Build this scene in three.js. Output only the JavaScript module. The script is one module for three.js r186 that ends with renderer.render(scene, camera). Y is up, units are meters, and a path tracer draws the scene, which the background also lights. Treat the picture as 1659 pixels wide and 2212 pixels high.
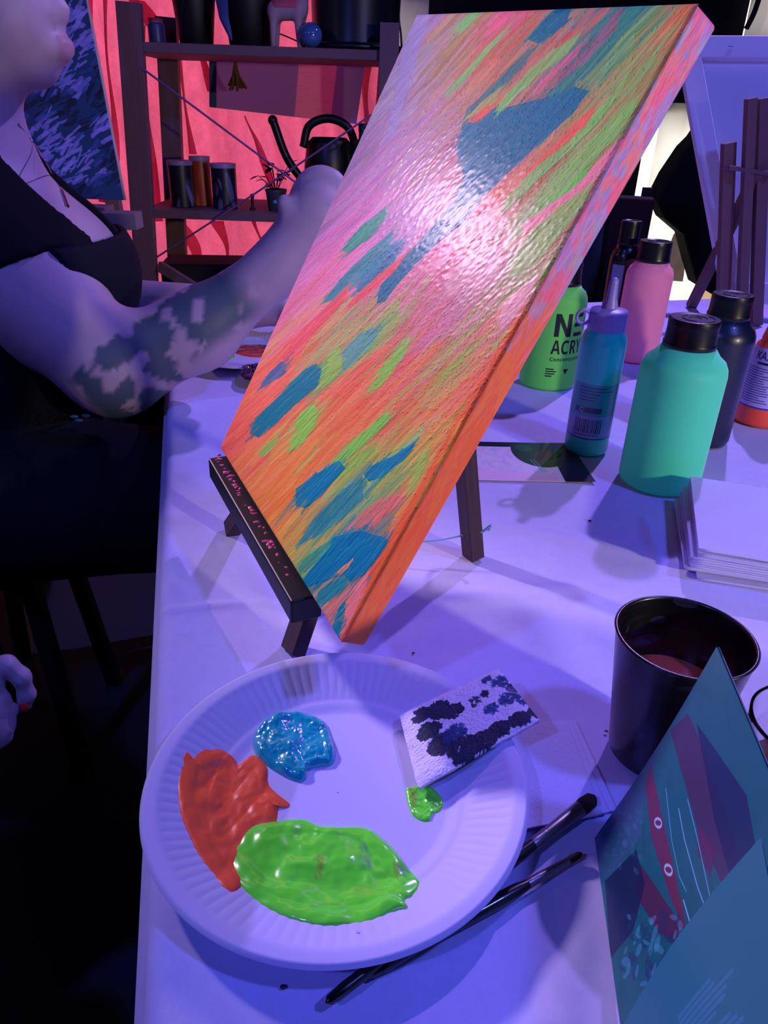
import * as THREE from 'three';
import { RoundedBoxGeometry } from 'three/addons/geometries/RoundedBoxGeometry.js';
import { mergeGeometries, toCreasedNormals } from 'three/addons/utils/BufferGeometryUtils.js';
import { RectAreaLightUniformsLib } from 'three/addons/lights/RectAreaLightUniformsLib.js';

// ---------------------------------------------------------------- camera, light, exposure
const W = 1659, H = 2212, F = 1600;                       // photograph frame and focal length in pixels
const scene = new THREE.Scene();
const camera = new THREE.PerspectiveCamera(2 * Math.atan(H / 2 / F) * 180 / Math.PI, W / H, 0.02, 60);
camera.position.set(0, 1.125, 0);
camera.rotation.order = 'YXZ';
camera.rotation.set(-28.5 * Math.PI / 180, 0, 2 * Math.PI / 180);
camera.updateMatrixWorld(true);
const renderer = new THREE.WebGLRenderer({ antialias: true });
renderer.toneMapping = THREE.LinearToneMapping;
renderer.toneMappingExposure = 0.94;
renderer.shadowMap.enabled = true;
RectAreaLightUniformsLib.init();
scene.background = new THREE.Color().setRGB(1.0, 0.95, 0.88);   // overcast daylight outside the tent
scene.backgroundIntensity = 2.5;

const KEY = { pos: [0.95, 2.3, -2.1], aim: [0.12, 0.75, -0.6], color: [0.46, 0.29, 1.0], power: 9.5 };     // blacklight at the back, over the bottles
const SIDE = { pos: [-1.32, 1.72, -1.44], aim: [0.04, 1.07, -0.54], color: [0.95, 0.68, 1.0], power: 13 };  // pinkish lamp behind the seated person
const FRONT = { pos: [0.95, 2.3, -0.1], aim: [0.2, 0.8, -0.9], color: [0.14, 0.16, 1.0], power: 4.5 };      // blacklight over the near end of the table
const LEFT_FILL = { pos: [-1.1, 2.4, 0.7], aim: [-0.45, 0.3, -0.7], color: [0.16, 0.18, 1.0], power: 4.8 };       // added dim blue fill over the aisle, lifting the dark floor and lap
const WARM_FILL = { pos: [1.3, 1.27, 0.5], aim: [0.16, 0.95, -0.75], color: [1.0, 0.80, 0.62], power: 5.0 };        // added low white fill right of the table, brightening upright faces

// ---------------------------------------------------------------- helpers
const V = (x, y, z) => new THREE.Vector3(x, y, z);
let seed = 7;
const rnd = () => { seed = (seed * 1664525 + 1013904223) >>> 0; return seed / 4294967296; };
const rr = (a, b) => a + (b - a) * rnd();
const clamp = (x, a, b) => Math.min(b, Math.max(a, x));
const lerp = (a, b, t) => a + (b - a) * t;
const sstep = (a, b, x) => { const t = clamp((x - a) / (b - a), 0, 1); return t * t * (3 - 2 * t); };
const hash = (i, j, k) => { const s = Math.sin(i * 127.1 + j * 311.7 + k * 74.7) * 43758.5453; return s - Math.floor(s); };
function noise(x, y, z = 0) {
  const i = Math.floor(x), j = Math.floor(y), k = Math.floor(z), u = x - i, v = y - j, w = z - k;
  const a = u * u * (3 - 2 * u), b = v * v * (3 - 2 * v), c = w * w * (3 - 2 * w);
  const L = (kk) => lerp(lerp(hash(i, j, kk), hash(i + 1, j, kk), a), lerp(hash(i, j + 1, kk), hash(i + 1, j + 1, kk), a), b);
  return lerp(L(k), L(k + 1), c) * 2 - 1;
}
const fbm = (x, y, z = 0) => noise(x, y, z) * 0.55 + noise(x * 2.1, y * 2.1, z * 2.1) * 0.3 + noise(x * 4.3, y * 4.3, z * 4.3) * 0.15;

function ray(px, py) { return V((px - W / 2) / F, -(py - H / 2) / F, -1).applyQuaternion(camera.quaternion); }
const TOP = 0.75;                                           // table top
function tab(px, py, h = 0) { const d = ray(px, py); return camera.position.clone().addScaledVector(d, (TOP + h - camera.position.y) / d.y); }
function at(px, py, fwd) { const d = ray(px, py); return camera.position.clone().addScaledVector(d, fwd / -d.z); }
function onPlane(px, py, o, n) { const d = ray(px, py); const t = o.clone().sub(camera.position).dot(n) / d.dot(n); return camera.position.clone().addScaledVector(d, t); }

const taken = new Map();
function numbered(name) { const k = taken.get(name) ?? 0; taken.set(name, k + 1); return k ? `${name}_${String(k).padStart(3, '0')}` : name; }
function tag(o, label, category, group, kind) {
  o.userData.label = label;
  if (category) o.userData.category = category;
  if (group) o.userData.group = group;
  if (kind) o.userData.kind = kind;
  return o;
}
function thing(name, label, category, pos = [0, 0, 0], turn = 0, group) {
  const o = new THREE.Group(); o.name = numbered(name); scene.add(o);
  o.position.set(pos[0], pos[1], pos[2]); o.rotation.y = turn;
  return tag(o, label, category, group);
}
function part(name, geo, m, parent = scene, label) {
  const o = new THREE.Mesh(geo, m); o.castShadow = o.receiveShadow = true;
  o.name = parent === scene ? numbered(name) : name; parent.add(o);
  if (label) o.userData.label = label;
  return o;
}
function copy(o, label) { const c = o.clone(); c.name = numbered(o.name.replace(/_\d{3}$/, '')); scene.add(c); c.userData = { ...o.userData }; if (label) c.userData.label = label; return c; }
function structure(name, geo, m, label) { const o = part(name, geo, m); o.userData.kind = 'structure'; if (label) o.userData.label = label; return o; }
const lin = (r, g, b) => new THREE.Color().setRGB(r, g, b);
const M = (c, rough = 0.6, o = {}) => new THREE.MeshPhysicalMaterial({ color: c instanceof THREE.Color ? c : new THREE.Color(c), roughness: rough, ...o });

const box = (w, h, d, x = 0, y = 0, z = 0, r = 0) => { const g = r ? new RoundedBoxGeometry(w, h, d, 2, r) : new THREE.BoxGeometry(w, h, d); g.translate(x, y, z); return g; };
function beam(p0, p1, w, d, ref = V(0, 0, 1), r = 0.0012) {  // bar from p0 to p1, d measured along ref
  const y = p1.clone().sub(p0), len = y.length(); y.normalize();
  const z = ref.clone().addScaledVector(y, -ref.dot(y)).normalize(), x = y.clone().cross(z);
  const g = new RoundedBoxGeometry(w, len, d, 1, r);
  g.applyMatrix4(new THREE.Matrix4().makeBasis(x, y, z)); const c = p0.clone().add(p1).multiplyScalar(0.5); g.translate(c.x, c.y, c.z);
  return g;
}
const tube = (pts, r, seg = 40, rad = 8, closed = false) => new THREE.TubeGeometry(new THREE.CatmullRomCurve3(pts, closed), seg, r, rad, closed);
const lathe = (pts, seg = 64) => new THREE.LatheGeometry(pts.map(([r, y]) => new THREE.Vector2(r, y)), seg);
function grid(nu, nv, f) {                                   // f(u, v) -> [x, y, z]
  const p = [], uv = [], idx = [];
  for (let j = 0; j <= nv; j++) for (let i = 0; i <= nu; i++) { p.push(...f(i / nu, j / nv)); uv.push(i / nu, j / nv); }
  for (let j = 0; j < nv; j++) for (let i = 0; i < nu; i++) { const a = j * (nu + 1) + i, b = a + 1, c = a + nu + 1, d = c + 1; idx.push(a, b, d, a, d, c); }
  const g = new THREE.BufferGeometry();
  g.setAttribute('position', new THREE.Float32BufferAttribute(p, 3)); g.setAttribute('uv', new THREE.Float32BufferAttribute(uv, 2)); g.setIndex(idx); g.computeVertexNormals();
  return g;
}
function slab(nu, nv, f, t) {                                // a sheet with thickness: f(u,v,side) gives the middle
  const top = grid(nu, nv, f), n = top.attributes.normal, a = top.clone(), b = top.clone();
  for (let i = 0; i < n.count; i++) for (const [g, s] of [[a, 0.5], [b, -0.5]]) {
    const q = g.attributes.position; q.setXYZ(i, q.getX(i) + n.getX(i) * t * s, q.getY(i) + n.getY(i) * t * s, q.getZ(i) + n.getZ(i) * t * s);
  }
  b.index.array.reverse(); for (let i = 0; i < n.count; i++) b.attributes.normal.setXYZ(i, -n.getX(i), -n.getY(i), -n.getZ(i));
  const rim = []; for (let i = 0; i < nu; i++) rim.push(i); for (let j = 0; j < nv; j++) rim.push(j * (nu + 1) + nu); for (let i = nu; i > 0; i--) rim.push(nv * (nu + 1) + i); for (let j = nv; j > 0; j--) rim.push(j * (nu + 1));
  const p = [], uv = [], idx = [];
  rim.forEach((k) => { for (const g of [a, b]) { p.push(g.attributes.position.getX(k), g.attributes.position.getY(k), g.attributes.position.getZ(k)); uv.push(g.attributes.uv.getX(k), g.attributes.uv.getY(k)); } });
  const m = rim.length; for (let i = 0; i < m; i++) { const q = i * 2, r = ((i + 1) % m) * 2; idx.push(q, q + 1, r, r, q + 1, r + 1); }
  const s = new THREE.BufferGeometry(); s.setAttribute('position', new THREE.Float32BufferAttribute(p, 3)); s.setAttribute('uv', new THREE.Float32BufferAttribute(uv, 2)); s.setIndex(idx); s.computeVertexNormals();
  return mergeGeometries([a, b, s]);
}
function nets(f, lo, hi, cell, colorOf) {                    // surface nets of a distance field (negative inside)
  const n = [0, 1, 2].map((k) => Math.ceil((hi[k] - lo[k]) / cell) + 1), [nx, ny, nz] = n;
  const val = new Float32Array(nx * ny * nz), id = (i, j, k) => i + nx * (j + ny * k);
  const BS = 5, far = cell * BS * 0.9;                        // blocks far from the surface need one sample only
  for (let K = 0; K < nz; K += BS) for (let J = 0; J < ny; J += BS) for (let I = 0; I < nx; I += BS) {
    const c0 = f(lo[0] + (I + (BS - 1) / 2) * cell, lo[1] + (J + (BS - 1) / 2) * cell, lo[2] + (K + (BS - 1) / 2) * cell), skip = Math.abs(c0) > far + 0.012;
    for (let k = K; k < Math.min(nz, K + BS); k++) for (let j = J; j < Math.min(ny, J + BS); j++) for (let i = I; i < Math.min(nx, I + BS); i++) val[id(i, j, k)] = skip ? c0 : f(lo[0] + i * cell, lo[1] + j * cell, lo[2] + k * cell);
  }
  const map = new Int32Array(nx * ny * nz).fill(-1), pos = [], idx = [];
  for (let k = 0; k < nz - 1; k++) for (let j = 0; j < ny - 1; j++) for (let i = 0; i < nx - 1; i++) {
    let cnt = 0, sx = 0, sy = 0, sz = 0, mask = 0; const c = [];
    for (let q = 0; q < 8; q++) { c[q] = val[id(i + (q & 1), j + ((q >> 1) & 1), k + (q >> 2))]; if (c[q] < 0) mask |= 1 << q; }
    if (mask === 0 || mask === 255) continue;
    for (let q = 0; q < 8; q++) for (const b of [1, 2, 4]) if (!(q & b)) {
      const r = q | b; if ((c[q] < 0) === (c[r] < 0)) continue;
      const t = c[q] / (c[q] - c[r]); cnt++;
      sx += (q & 1) + (b === 1 ? t : 0); sy += ((q >> 1) & 1) + (b === 2 ? t : 0); sz += (q >> 2) + (b === 4 ? t : 0);
    }
    map[id(i, j, k)] = pos.length / 3; pos.push(lo[0] + (i + sx / cnt) * cell, lo[1] + (j + sy / cnt) * cell, lo[2] + (k + sz / cnt) * cell);
  }
  const quad = (a, b, c, d, flip) => { if (a < 0 || b < 0 || c < 0 || d < 0) return; flip ? idx.push(a, c, b, a, d, c) : idx.push(a, b, c, a, c, d); };
  for (let k = 1; k < nz - 1; k++) for (let j = 1; j < ny - 1; j++) for (let i = 1; i < nx - 1; i++) {
    const s = val[id(i, j, k)] < 0;
    if (s !== val[id(i + 1, j, k)] < 0) quad(map[id(i, j - 1, k - 1)], map[id(i, j, k - 1)], map[id(i, j, k)], map[id(i, j - 1, k)], !s);
    if (s !== val[id(i, j + 1, k)] < 0) quad(map[id(i - 1, j, k - 1)], map[id(i - 1, j, k)], map[id(i, j, k)], map[id(i, j, k - 1)], !s);
    if (s !== val[id(i, j, k + 1)] < 0) quad(map[id(i - 1, j - 1, k)], map[id(i, j - 1, k)], map[id(i, j, k)], map[id(i - 1, j, k)], !s);
  }
  const g = new THREE.BufferGeometry(); g.setAttribute('position', new THREE.Float32BufferAttribute(pos, 3)); g.setIndex(idx); g.computeVertexNormals();
  if (colorOf) { const col = []; for (let i = 0; i < pos.length; i += 3) col.push(...colorOf(pos[i], pos[i + 1], pos[i + 2])); g.setAttribute('color', new THREE.Float32BufferAttribute(col, 3)); }
  return g;
}
function capsule(a, b, ra, rb) {                             // distance to a tapered capsule
  const dx = b.x - a.x, dy = b.y - a.y, dz = b.z - a.z, l2 = dx * dx + dy * dy + dz * dz;
  return (x, y, z) => { const t = clamp(((x - a.x) * dx + (y - a.y) * dy + (z - a.z) * dz) / l2, 0, 1); return Math.hypot(x - a.x - dx * t, y - a.y - dy * t, z - a.z - dz * t) - lerp(ra, rb, t); };
}
const ball = (c, rx, ry = rx, rz = rx) => (x, y, z) => (Math.hypot((x - c.x) / rx, (y - c.y) / ry, (z - c.z) / rz) - 1) * Math.min(rx, ry, rz);
const smin = (a, b, k) => { const h = Math.max(k - Math.abs(a - b), 0) / k; return Math.min(a, b) - h * h * k * 0.25; };
const blend = (list, k) => (x, y, z) => { let d = 1e9; for (const f of list) d = smin(d, f(x, y, z), k); return d; };

function canvasTex(w, h, draw, srgb = true) {
  const c = document.createElement('canvas'); c.width = w; c.height = h; const x = c.getContext('2d'); draw(x, w, h);
  const t = new THREE.CanvasTexture(c); if (srgb) t.colorSpace = THREE.SRGBColorSpace; t.anisotropy = 4; return t;
}
function noiseTex(size, f, srgb = false) {                   // tiling is left to the caller
  const d = new Uint8Array(size * size * 4);
  for (let j = 0; j < size; j++) for (let i = 0; i < size; i++) { const v = f(i / size, j / size), q = (j * size + i) * 4; if (v.length) { for (let k = 0; k < 3; k++) d[q + k] = clamp(v[k] * 255, 0, 255); } else d[q] = d[q + 1] = d[q + 2] = clamp(v * 255, 0, 255); d[q + 3] = 255; }
  const t = new THREE.DataTexture(d, size, size); t.magFilter = THREE.LinearFilter; t.minFilter = THREE.LinearFilter; t.wrapS = t.wrapT = THREE.RepeatWrapping; t.needsUpdate = true; if (srgb) t.colorSpace = THREE.SRGBColorSpace; return t;
}
const grainTex = noiseTex(256, (u, v) => 0.5 + 0.5 * fbm(u * 60, v * 60));
const woodTex = noiseTex(256, (u, v) => { const g = 0.75 + 0.25 * noise(u * 40, v * 3) + 0.12 * noise(u * 110, v * 5); return [g, g * 0.97, g * 0.94]; }, true);

// ---------------------------------------------------------------- lamps (stage blacklights and two added fills, all above or beside the frame)
function blacklight(cfg, label, spread, soft) {
  const p = V(...cfg.pos), dir = V(...cfg.aim).sub(p).normalize(), c = lin(...cfg.color);
  const t = thing('blacklight', label, 'lamp', cfg.pos);
  const q = new THREE.Quaternion().setFromUnitVectors(V(0, -1, 0), dir);
  const can = lathe([[0.0, 0.15], [0.05, 0.15], [0.07, 0.13], [0.075, 0.03], [0.08, 0.025], [0.08, 0.0], [0.072, 0.0], [0.07, 0.02], [0, 0.021]], 40); can.applyQuaternion(q);
  part('housing', can, M('#0c0c10', 0.5, { metalness: 0.4 }), t);
  const lens = lathe([[0, 0.012], [0.068, 0.012], [0.068, 0.006], [0, 0.006]], 40); lens.applyQuaternion(q);
  part('lens', lens, new THREE.MeshStandardMaterial({ color: '#202030', emissive: c, emissiveIntensity: 6 }), t, 'glowing lens');
  const yoke = tube([V(-0.085, 0.06, 0), V(-0.085, 0.2, 0), V(0, 0.24, 0), V(0.085, 0.2, 0), V(0.085, 0.06, 0)], 0.006, 30, 6); part('yoke', yoke, M('#0c0c10', 0.5), t);
  const hang = tube([V(0, 0.24, 0), V(0, Math.max(0.27, 2.74 - cfg.pos[1]), 0)], 0.008, 2, 6); part('pole', hang, M('#0c0c10', 0.5), t);
  const s = new THREE.SpotLight(c, cfg.power, 0, spread, 0.6, 2); s.name = t.name + '_spot';
  s.position.copy(p).addScaledVector(dir, 0.02); s.target.position.set(...cfg.aim); s.castShadow = true; s.shadow.radius = soft; s.shadow.mapSize.set(1024, 1024);
  scene.add(s, s.target);
}
blacklight(KEY, 'round violet stage lamp hung above the far end of the table', 1.0, 1.3);
blacklight(SIDE, 'round pinkish stage lamp hung behind the seated person', 0.265, 4.5);
blacklight(FRONT, 'round blue-violet stage lamp hung over the near end of the table', 1.1, 3.0);

blacklight(LEFT_FILL, 'added dim blue fill lamp hung over the aisle beside the table', 0.9, 3.0);
blacklight(WARM_FILL, 'added low white fill lamp hung beside the table, brightening the bottles', 0.5, 2.0);

// ---------------------------------------------------------------- the tent
const darkWall = M('#0b0c10', 0.95);
structure('floor', box(5.2, 0.1, 4.6, 0.1, -0.05, -0.65), M('#1c2a40', 0.9));
structure('ceiling', box(5.2, 0.06, 4.7, 0.1, 2.78, -0.65), M('#0a0a0e', 0.95));
structure('wall_left', box(0.08, 2.8, 4.7, -2.44, 1.4, -0.65), darkWall);
structure('wall_right', box(0.08, 2.8, 4.7, 2.64, 1.4, -0.65), darkWall);
structure('wall_front', box(5.2, 2.8, 0.08, 0.1, 1.4, 1.64), darkWall);
const ZB = 2.8;                                             // distance of the back wall
const hole = (x0, y0, x1, y1) => { const h = new THREE.Path(); h.moveTo(x0, y0); h.lineTo(x0, y1); h.lineTo(x1, y1); h.lineTo(x1, y0); h.closePath(); return h; };
const pB = (x, y) => at(x, y, ZB);
{
  const s = new THREE.Shape(); s.moveTo(-2.4, 0); s.lineTo(2.6, 0); s.lineTo(2.6, 2.78); s.lineTo(-2.4, 2.78); s.closePath();
  s.holes.push(hole(-1.6, 0.005, pB(842, 60).x, 2.3));
  s.holes.push(hole(pB(852, 60).x, pB(880, 108).y, pB(921, 60).x, pB(880, 13).y));
  s.holes.push(hole(pB(1375, 400).x, pB(1440, 700).y, pB(1640, 500).x, pB(1440, 247).y));
  s.holes.push(hole(pB(1614, 30).x, pB(1630, 90).y, pB(1720, 30).x, pB(1630, -60).y));
  const g = new THREE.ExtrudeGeometry(s, { depth: 0.05, bevelEnabled: false }); g.translate(0, 0, -ZB - 0.05);
  structure('wall_back', g, darkWall);
}
part('ground', box(9, 0.05, 3, 0, -0.06, -4.3), M('#b9ad98', 0.95)).userData = { kind: 'structure', label: 'pale ground outside the tent' };
// red curtain, lit from behind by daylight
{
  const x0 = -1.58, x1 = pB(842, 60).x - 0.005, y0 = 0.16, y1 = 2.32;
  const fold = (x, y) => 0.030 * Math.sin(x * 26 + 1.6 * Math.sin(y * 1.7) + 2.2 * y) * (0.45 + 0.55 * noise(x * 2.3, y * 0.7)) + 0.014 * Math.sin(x * 61 + y * 5) * (0.5 + 0.5 * noise(x * 3 + 8, y)) + 0.012 * fbm(x * 5, y * 2.2);
  const g = grid(260, 70, (u, v) => { const x = lerp(x0, x1, u), y = lerp(y0, y1, v); return [x, y, -ZB + 0.07 + fold(x, y)]; });
  const weave = noiseTex(256, (u, v) => { const w = 0.9 + 0.07 * fbm(u * 14, v * 14) + 0.03 * noise(u * 120, v * 120); return [w, w, w]; }, true); weave.repeat.set(3, 3);
  const m = M(lin(0.88, 0.125, 0.29), 1, { map: weave, transmission: 0.62, thickness: 0, side: THREE.DoubleSide });
  const t = thing('curtain', 'red cloth curtain hanging in folds behind the wooden shelf', 'curtain'); part('cloth', g, m, t);
  // gathered pleats: the cloth lies double there
  for (const [ax, ay, bx, by, w] of [[196, -40, 252, 430, 16], [240, -40, 262, 430, 10], [322, 60, 352, 470, 13], [352, 60, 396, 360, 12], [392, 60, 432, 330, 9], [318, 10, 372, 120, 14], [440, 60, 470, 200, 8], [800, 60, 786, 420, 22], [824, 60, 812, 420, 10], [560, 470, 590, 620, 12], [480, 470, 520, 620, 14], [400, 470, 470, 620, 12], [640, 470, 660, 620, 10], [540, 250, 600, 420, 7]]) {
    const a = pB(ax, ay), b = pB(bx, by), ww = w / 1600 * 2.9;
    part('pleat', grid(6, 24, (u, v) => { const x = lerp(b.x, a.x, v) + (u - 0.5) * 2 * ww * (0.6 + 0.4 * Math.sin(v * 5 + ax)) + 0.012 * noise(v * 3, ax), y = lerp(b.y, a.y, v); return [x, y, -ZB + 0.085 + fold(x, y) + 0.014 * Math.sin(Math.PI * u)]; }), m, t);
  }
}
// white sheets over the openings of the back wall
function sheet(name, label, px, amp, m, z = ZB - 0.03, cat = 'sheet') {
  const [x0, y0, x1, y1] = px, a = at(x0, y1, z), b = at(x1, y0, z);
  const g = grid(50, 50, (u, v) => { const x = lerp(a.x, b.x, u), y = lerp(a.y, b.y, v); return [x, y, -z + amp * fbm(x * 9 + 3, y * 7) + amp * 0.6 * Math.abs(noise(x * 14 - y * 6, y * 5))]; });
  return tag(part(name, g, m), label, cat);
}
const whiteSheet = M(lin(0.97, 0.96, 0.93), 1, { transmission: 0.86, thickness: 0, side: THREE.DoubleSide });
sheet('tent_sheet', 'crumpled white tent sheet glowing with daylight behind the pink bottle', [1340, 230, 1680, 720], 0.018, whiteSheet);
sheet('tent_sheet', 'pale tent sheet seen above the shelf beside the black tub', [846, -2, 927, 116], 0.01, M(lin(0.62, 0.55, 0.62), 1, { transmission: 0.4, thickness: 0, side: THREE.DoubleSide }));
sheet('tent_sheet', 'white tent sheet above the blank canvas', [1600, -70, 1740, 100], 0.02, M(lin(0.8, 0.76, 0.74), 1, { transmission: 0.5, thickness: 0, side: THREE.DoubleSide }));
part('cord', tube([at(864, 0, 2.74), at(862, 40, 2.74), at(866, 75, 2.74), at(868, 112, 2.74)], 0.0035, 20, 6), M('#1a1320', 0.8)); tag(scene.children.at(-1), 'thin dark cord hanging in front of the pale tent sheet', 'cord');
part('strap', tube([at(1645, -20, 2.74), at(1628, 30, 2.74), at(1612, 62, 2.74)], 0.008, 20, 6), M('#0a0910', 0.8)); tag(scene.children.at(-1), 'black strap crossing the white sheet above the blank canvas', 'strap');

// ---------------------------------------------------------------- table and paper cloth
const e0 = tab(300, 2212), e2 = tab(358, 880), tu = e2.clone().sub(e0).setY(0).normalize(), tv = V(-tu.z, 0, tu.x);
const tp = (u, v, y = TOP) => V(e0.x + tu.x * u + tv.x * v, y, e0.z + tu.z * u + tv.z * v);
const tuv = (p) => { const d = p.clone().sub(e0); return [d.dot(tu), d.dot(tv)]; };
const U0 = -0.42, U1 = 1.36, V1 = 1.42;
{
  const t = thing('table', 'long trestle table under the white paper cover', 'table', [0, 0, 0]);
  const topG = box(V1 - 0.02, 0.03, U1 - U0 - 0.04); const basis = new THREE.Matrix4().makeBasis(tv, V(0, 1, 0), tu.clone().negate()); topG.applyMatrix4(basis); const c = tp((U0 + U1) / 2, V1 / 2 + 0.006, TOP - 0.0185); topG.translate(c.x, c.y, c.z);
  part('tabletop', topG, M('#6b5a44', 0.7), t);
  for (const [u, v] of [[U0 + 0.1, 0.12], [U0 + 0.1, V1 - 0.1], [U1 - 0.1, 0.12], [U1 - 0.1, V1 - 0.1]]) part('leg', beam(tp(u, v, 0), tp(u, v, TOP - 0.034), 0.04, 0.04, tu), M('#2a2a30', 0.5), t);
}
const ridges = [];                                          // creases of the paper, as pixel lines on the table: [x0,y0,x1,y1,height,width]
for (const r of [[345, 1318, 560, 1302, 0.0011, 0.004], [560, 1302, 700, 1320, 0.0009, 0.006], [1392, 1120, 1420, 1208, 0.0022, 0.006], [1020, 1120, 1500, 1225, 0.0018, 0.010], [1500, 1225, 1659, 1262, 0.0016, 0.010],
  [850, 1320, 1240, 1270, 0.0016, 0.012], [1240, 1270, 1300, 1330, 0.0012, 0.012], [430, 1200, 520, 1160, 0.0016, 0.016], [360, 1010, 480, 1060, 0.0012, 0.010], [700, 1440, 1000, 1350, 0.0010, 0.014], [1130, 1300, 1240, 1480, 0.0014, 0.016], [1180, 1330, 1300, 1480, 0.0010, 0.014], [1140, 1990, 1190, 2190, 0.0015, 0.012], [1250, 1900, 1220, 2200, 0.0012, 0.012]]) {
  const a = tuv(tab(r[0], r[1])), b = tuv(tab(r[2], r[3])); ridges.push([a, b, r[4], r[5]]);
}
function clothH(u, v) {
  let h = 0.0011 + 0.0009 * fbm(u * 7, v * 7 + 3) + 0.0006 * noise(u * 19 + 4, v * 17);
  for (const [a, b, hh, w] of ridges) {
    const dx = b[0] - a[0], dy = b[1] - a[1], l2 = dx * dx + dy * dy, t = clamp(((u - a[0]) * dx + (v - a[1]) * dy) / l2, 0, 1), d = Math.hypot(u - a[0] - dx * t, v - a[1] - dy * t);
    h += 2.2 * hh * Math.exp(-d * d / (w * w)) * (1 - 0.5 * Math.abs(2 * t - 1));
  }
  return Math.max(h, 0.0004);
}
const CL = 0.0016;                                          // what rests on the cloth rests here
const paper = noiseTex(512, (u, v) => { const g = 0.975 + 0.02 * fbm(u * 24, v * 24) + 0.01 * noise(u * 150, v * 150); return [g, g, g]; }, true); paper.repeat.set(9, 9);
const PAPER = lin(0.60, 0.59, 0.93);  // white paper with the lamps' violet put into its colour
{
  const drop = 0.26, R = 0.012, arc = R * Math.PI / 2;
  const g = slab(430, 430, (s, q) => {
    const u = lerp(U0, U1, q), w = lerp(-drop, V1, s);                      // w runs over the left edge and down
    if (w >= R) { const p = tp(u, w); return [p.x, TOP - 0.0015 + clothH(u, w), p.z]; }
    if (w > R - arc) { const a = (R - w) / R, p = tp(u, R - R * Math.sin(a)); return [p.x, TOP - 0.0015 + clothH(u, R) - R * (1 - Math.cos(a)), p.z]; }
    const d = R - arc - w, p = tp(u, -0.004 - 0.012 * (0.5 + 0.5 * Math.sin(u * 17 + 1)) * d / drop); return [p.x, TOP - R - d, p.z];
  }, 0.0006);
  tag(part('table_cover', g, M(PAPER, 0.92, { specularIntensity: 0.3, map: paper, bumpMap: grainTex, bumpScale: 0.0003 })), 'white paper cover spread over the table, creased, violet of the lamps mixed into its colour', 'table cover');
  let k = 0; // dried paint specks on the paper
  for (const [x, y, r] of [[1274, 1127, 0.0022], [1262, 1274, 0.0013], [1309, 1582, 0.0014], [893, 1413, 0.0012], [612, 2135, 0.0016]]) {
    const c = tab(x, y); const s = new THREE.SphereGeometry(r, 12, 8); s.scale(1, 0.3, 0.8); s.translate(c.x, TOP + CL - 0.0003, c.z);
    tag(part('paint_speck', s, M('#10162e', 0.5)), 'tiny dark speck of dried paint on the paper cover', 'paint speck', 'dark paint specks on the paper cover'); k++;
  }
}

// ---------------------------------------------------------------- the painting on the small easel
const cA = V(-0.1585, 0.8367, -0.649), ca = V(0.44696, -0.05579, 0.89281), cb = V(0.42762, 0.88996, -0.15847), cn = V(-0.78573, 0.45261, 0.42164), CW = 0.30, CH = 0.40, CT = 0.019;
const cuv = (px, py) => { const d = onPlane(px, py, cA, cn).sub(cA); return [d.dot(ca) / CW, d.dot(cb) / CH]; };
const TW = 1536, TH = 2048;
const hexRGB = (h) => [parseInt(h.slice(1, 3), 16), parseInt(h.slice(3, 5), 16), parseInt(h.slice(5, 7), 16)];
// pigments of the painting, lavender glare mixed in at mid left, by place in the photograph
const PAL = `500,960,ef6060 560,930,ec645a 600,850,ea605a 640,760,e8665e 680,690,b8946a 690,640,ee6fa6 720,560,e078c4 760,470,cc74c8 800,380,b478c4 850,280,a87ab8 880,180,a890c8 905,70,a088d0 950,60,b07478 1000,120,a8806c
1050,90,b66a66 1085,40,d05a90 1150,80,c0685f 1200,60,6a8a88 1250,60,c0605f 1300,40,9a5a88 1350,40,2f7f86 1400,60,72a070 1450,40,c8605a 1485,80,c08058 1420,130,88a068 1380,200,9c9a6a 1440,200,c06850 1350,300,8aa06c 1300,260,b08466 1250,330,8ca66c
1330,340,cc605a 1280,400,d8686a 1200,400,86aa70 1250,450,e07a98 1150,480,7cb466 1200,500,dc7a84 1180,560,8ca066 1100,520,bc8a74 1080,440,de6a62 1040,500,ee6a92 980,560,e878a8 1060,600,d88aa8 1000,640,b090a0 1120,640,98a05c 1080,690,e890b0
1050,740,dc7c78 1000,760,98ac5c 950,700,d070a0 900,700,c86a88 860,760,dc6a70 820,720,86bc54 760,740,80a272 800,800,ec6a62 740,830,f06860 700,880,f0705a 660,930,a8b058 800,870,ec7850 860,850,e46a58 900,870,dc7060 940,820,9ca85c
980,830,e48a78 940,900,e08a56 1000,900,f46a60 950,960,fa9450 900,980,b0a85e 700,1000,ea7650 620,1010,f08050 560,1000,ee8058 600,1050,fa7a4a 660,1080,e89452 620,1130,fc8a48 650,1160,d8a058 680,1220,84a25e 700,1090,5a90a0 760,1050,a0b058
850,1050,70ac70 900,1040,c0985a 930,1060,fc944c 880,1130,fa6450 820,1110,de6c70 760,1120,4a8898 740,1180,3a7fa0 800,1180,2a78a8 720,1270,4a8a98 700,1310,d07a80 720,1350,d87a86 760,1330,fa6c72 800,1270,fa6250 860,1170,fc6450 960,1010,fa6450
1080,800,fa6254 1140,690,f46458 1010,60,a88a70 1100,150,c46a5e 1060,220,a88670 990,300,a87c98 930,350,b078a8 1000,360,c06e86 900,470,b880cc 840,560,c47cc4 780,640,cc7494 740,700,c88668 900,600,da78ac 860,650,c87a94 1130,400,c87068`
  .split(/\s+/).map((s) => { const [x, y, c] = s.split(','); return [+x, +y, ...hexRGB('#' + c)]; });
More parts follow.
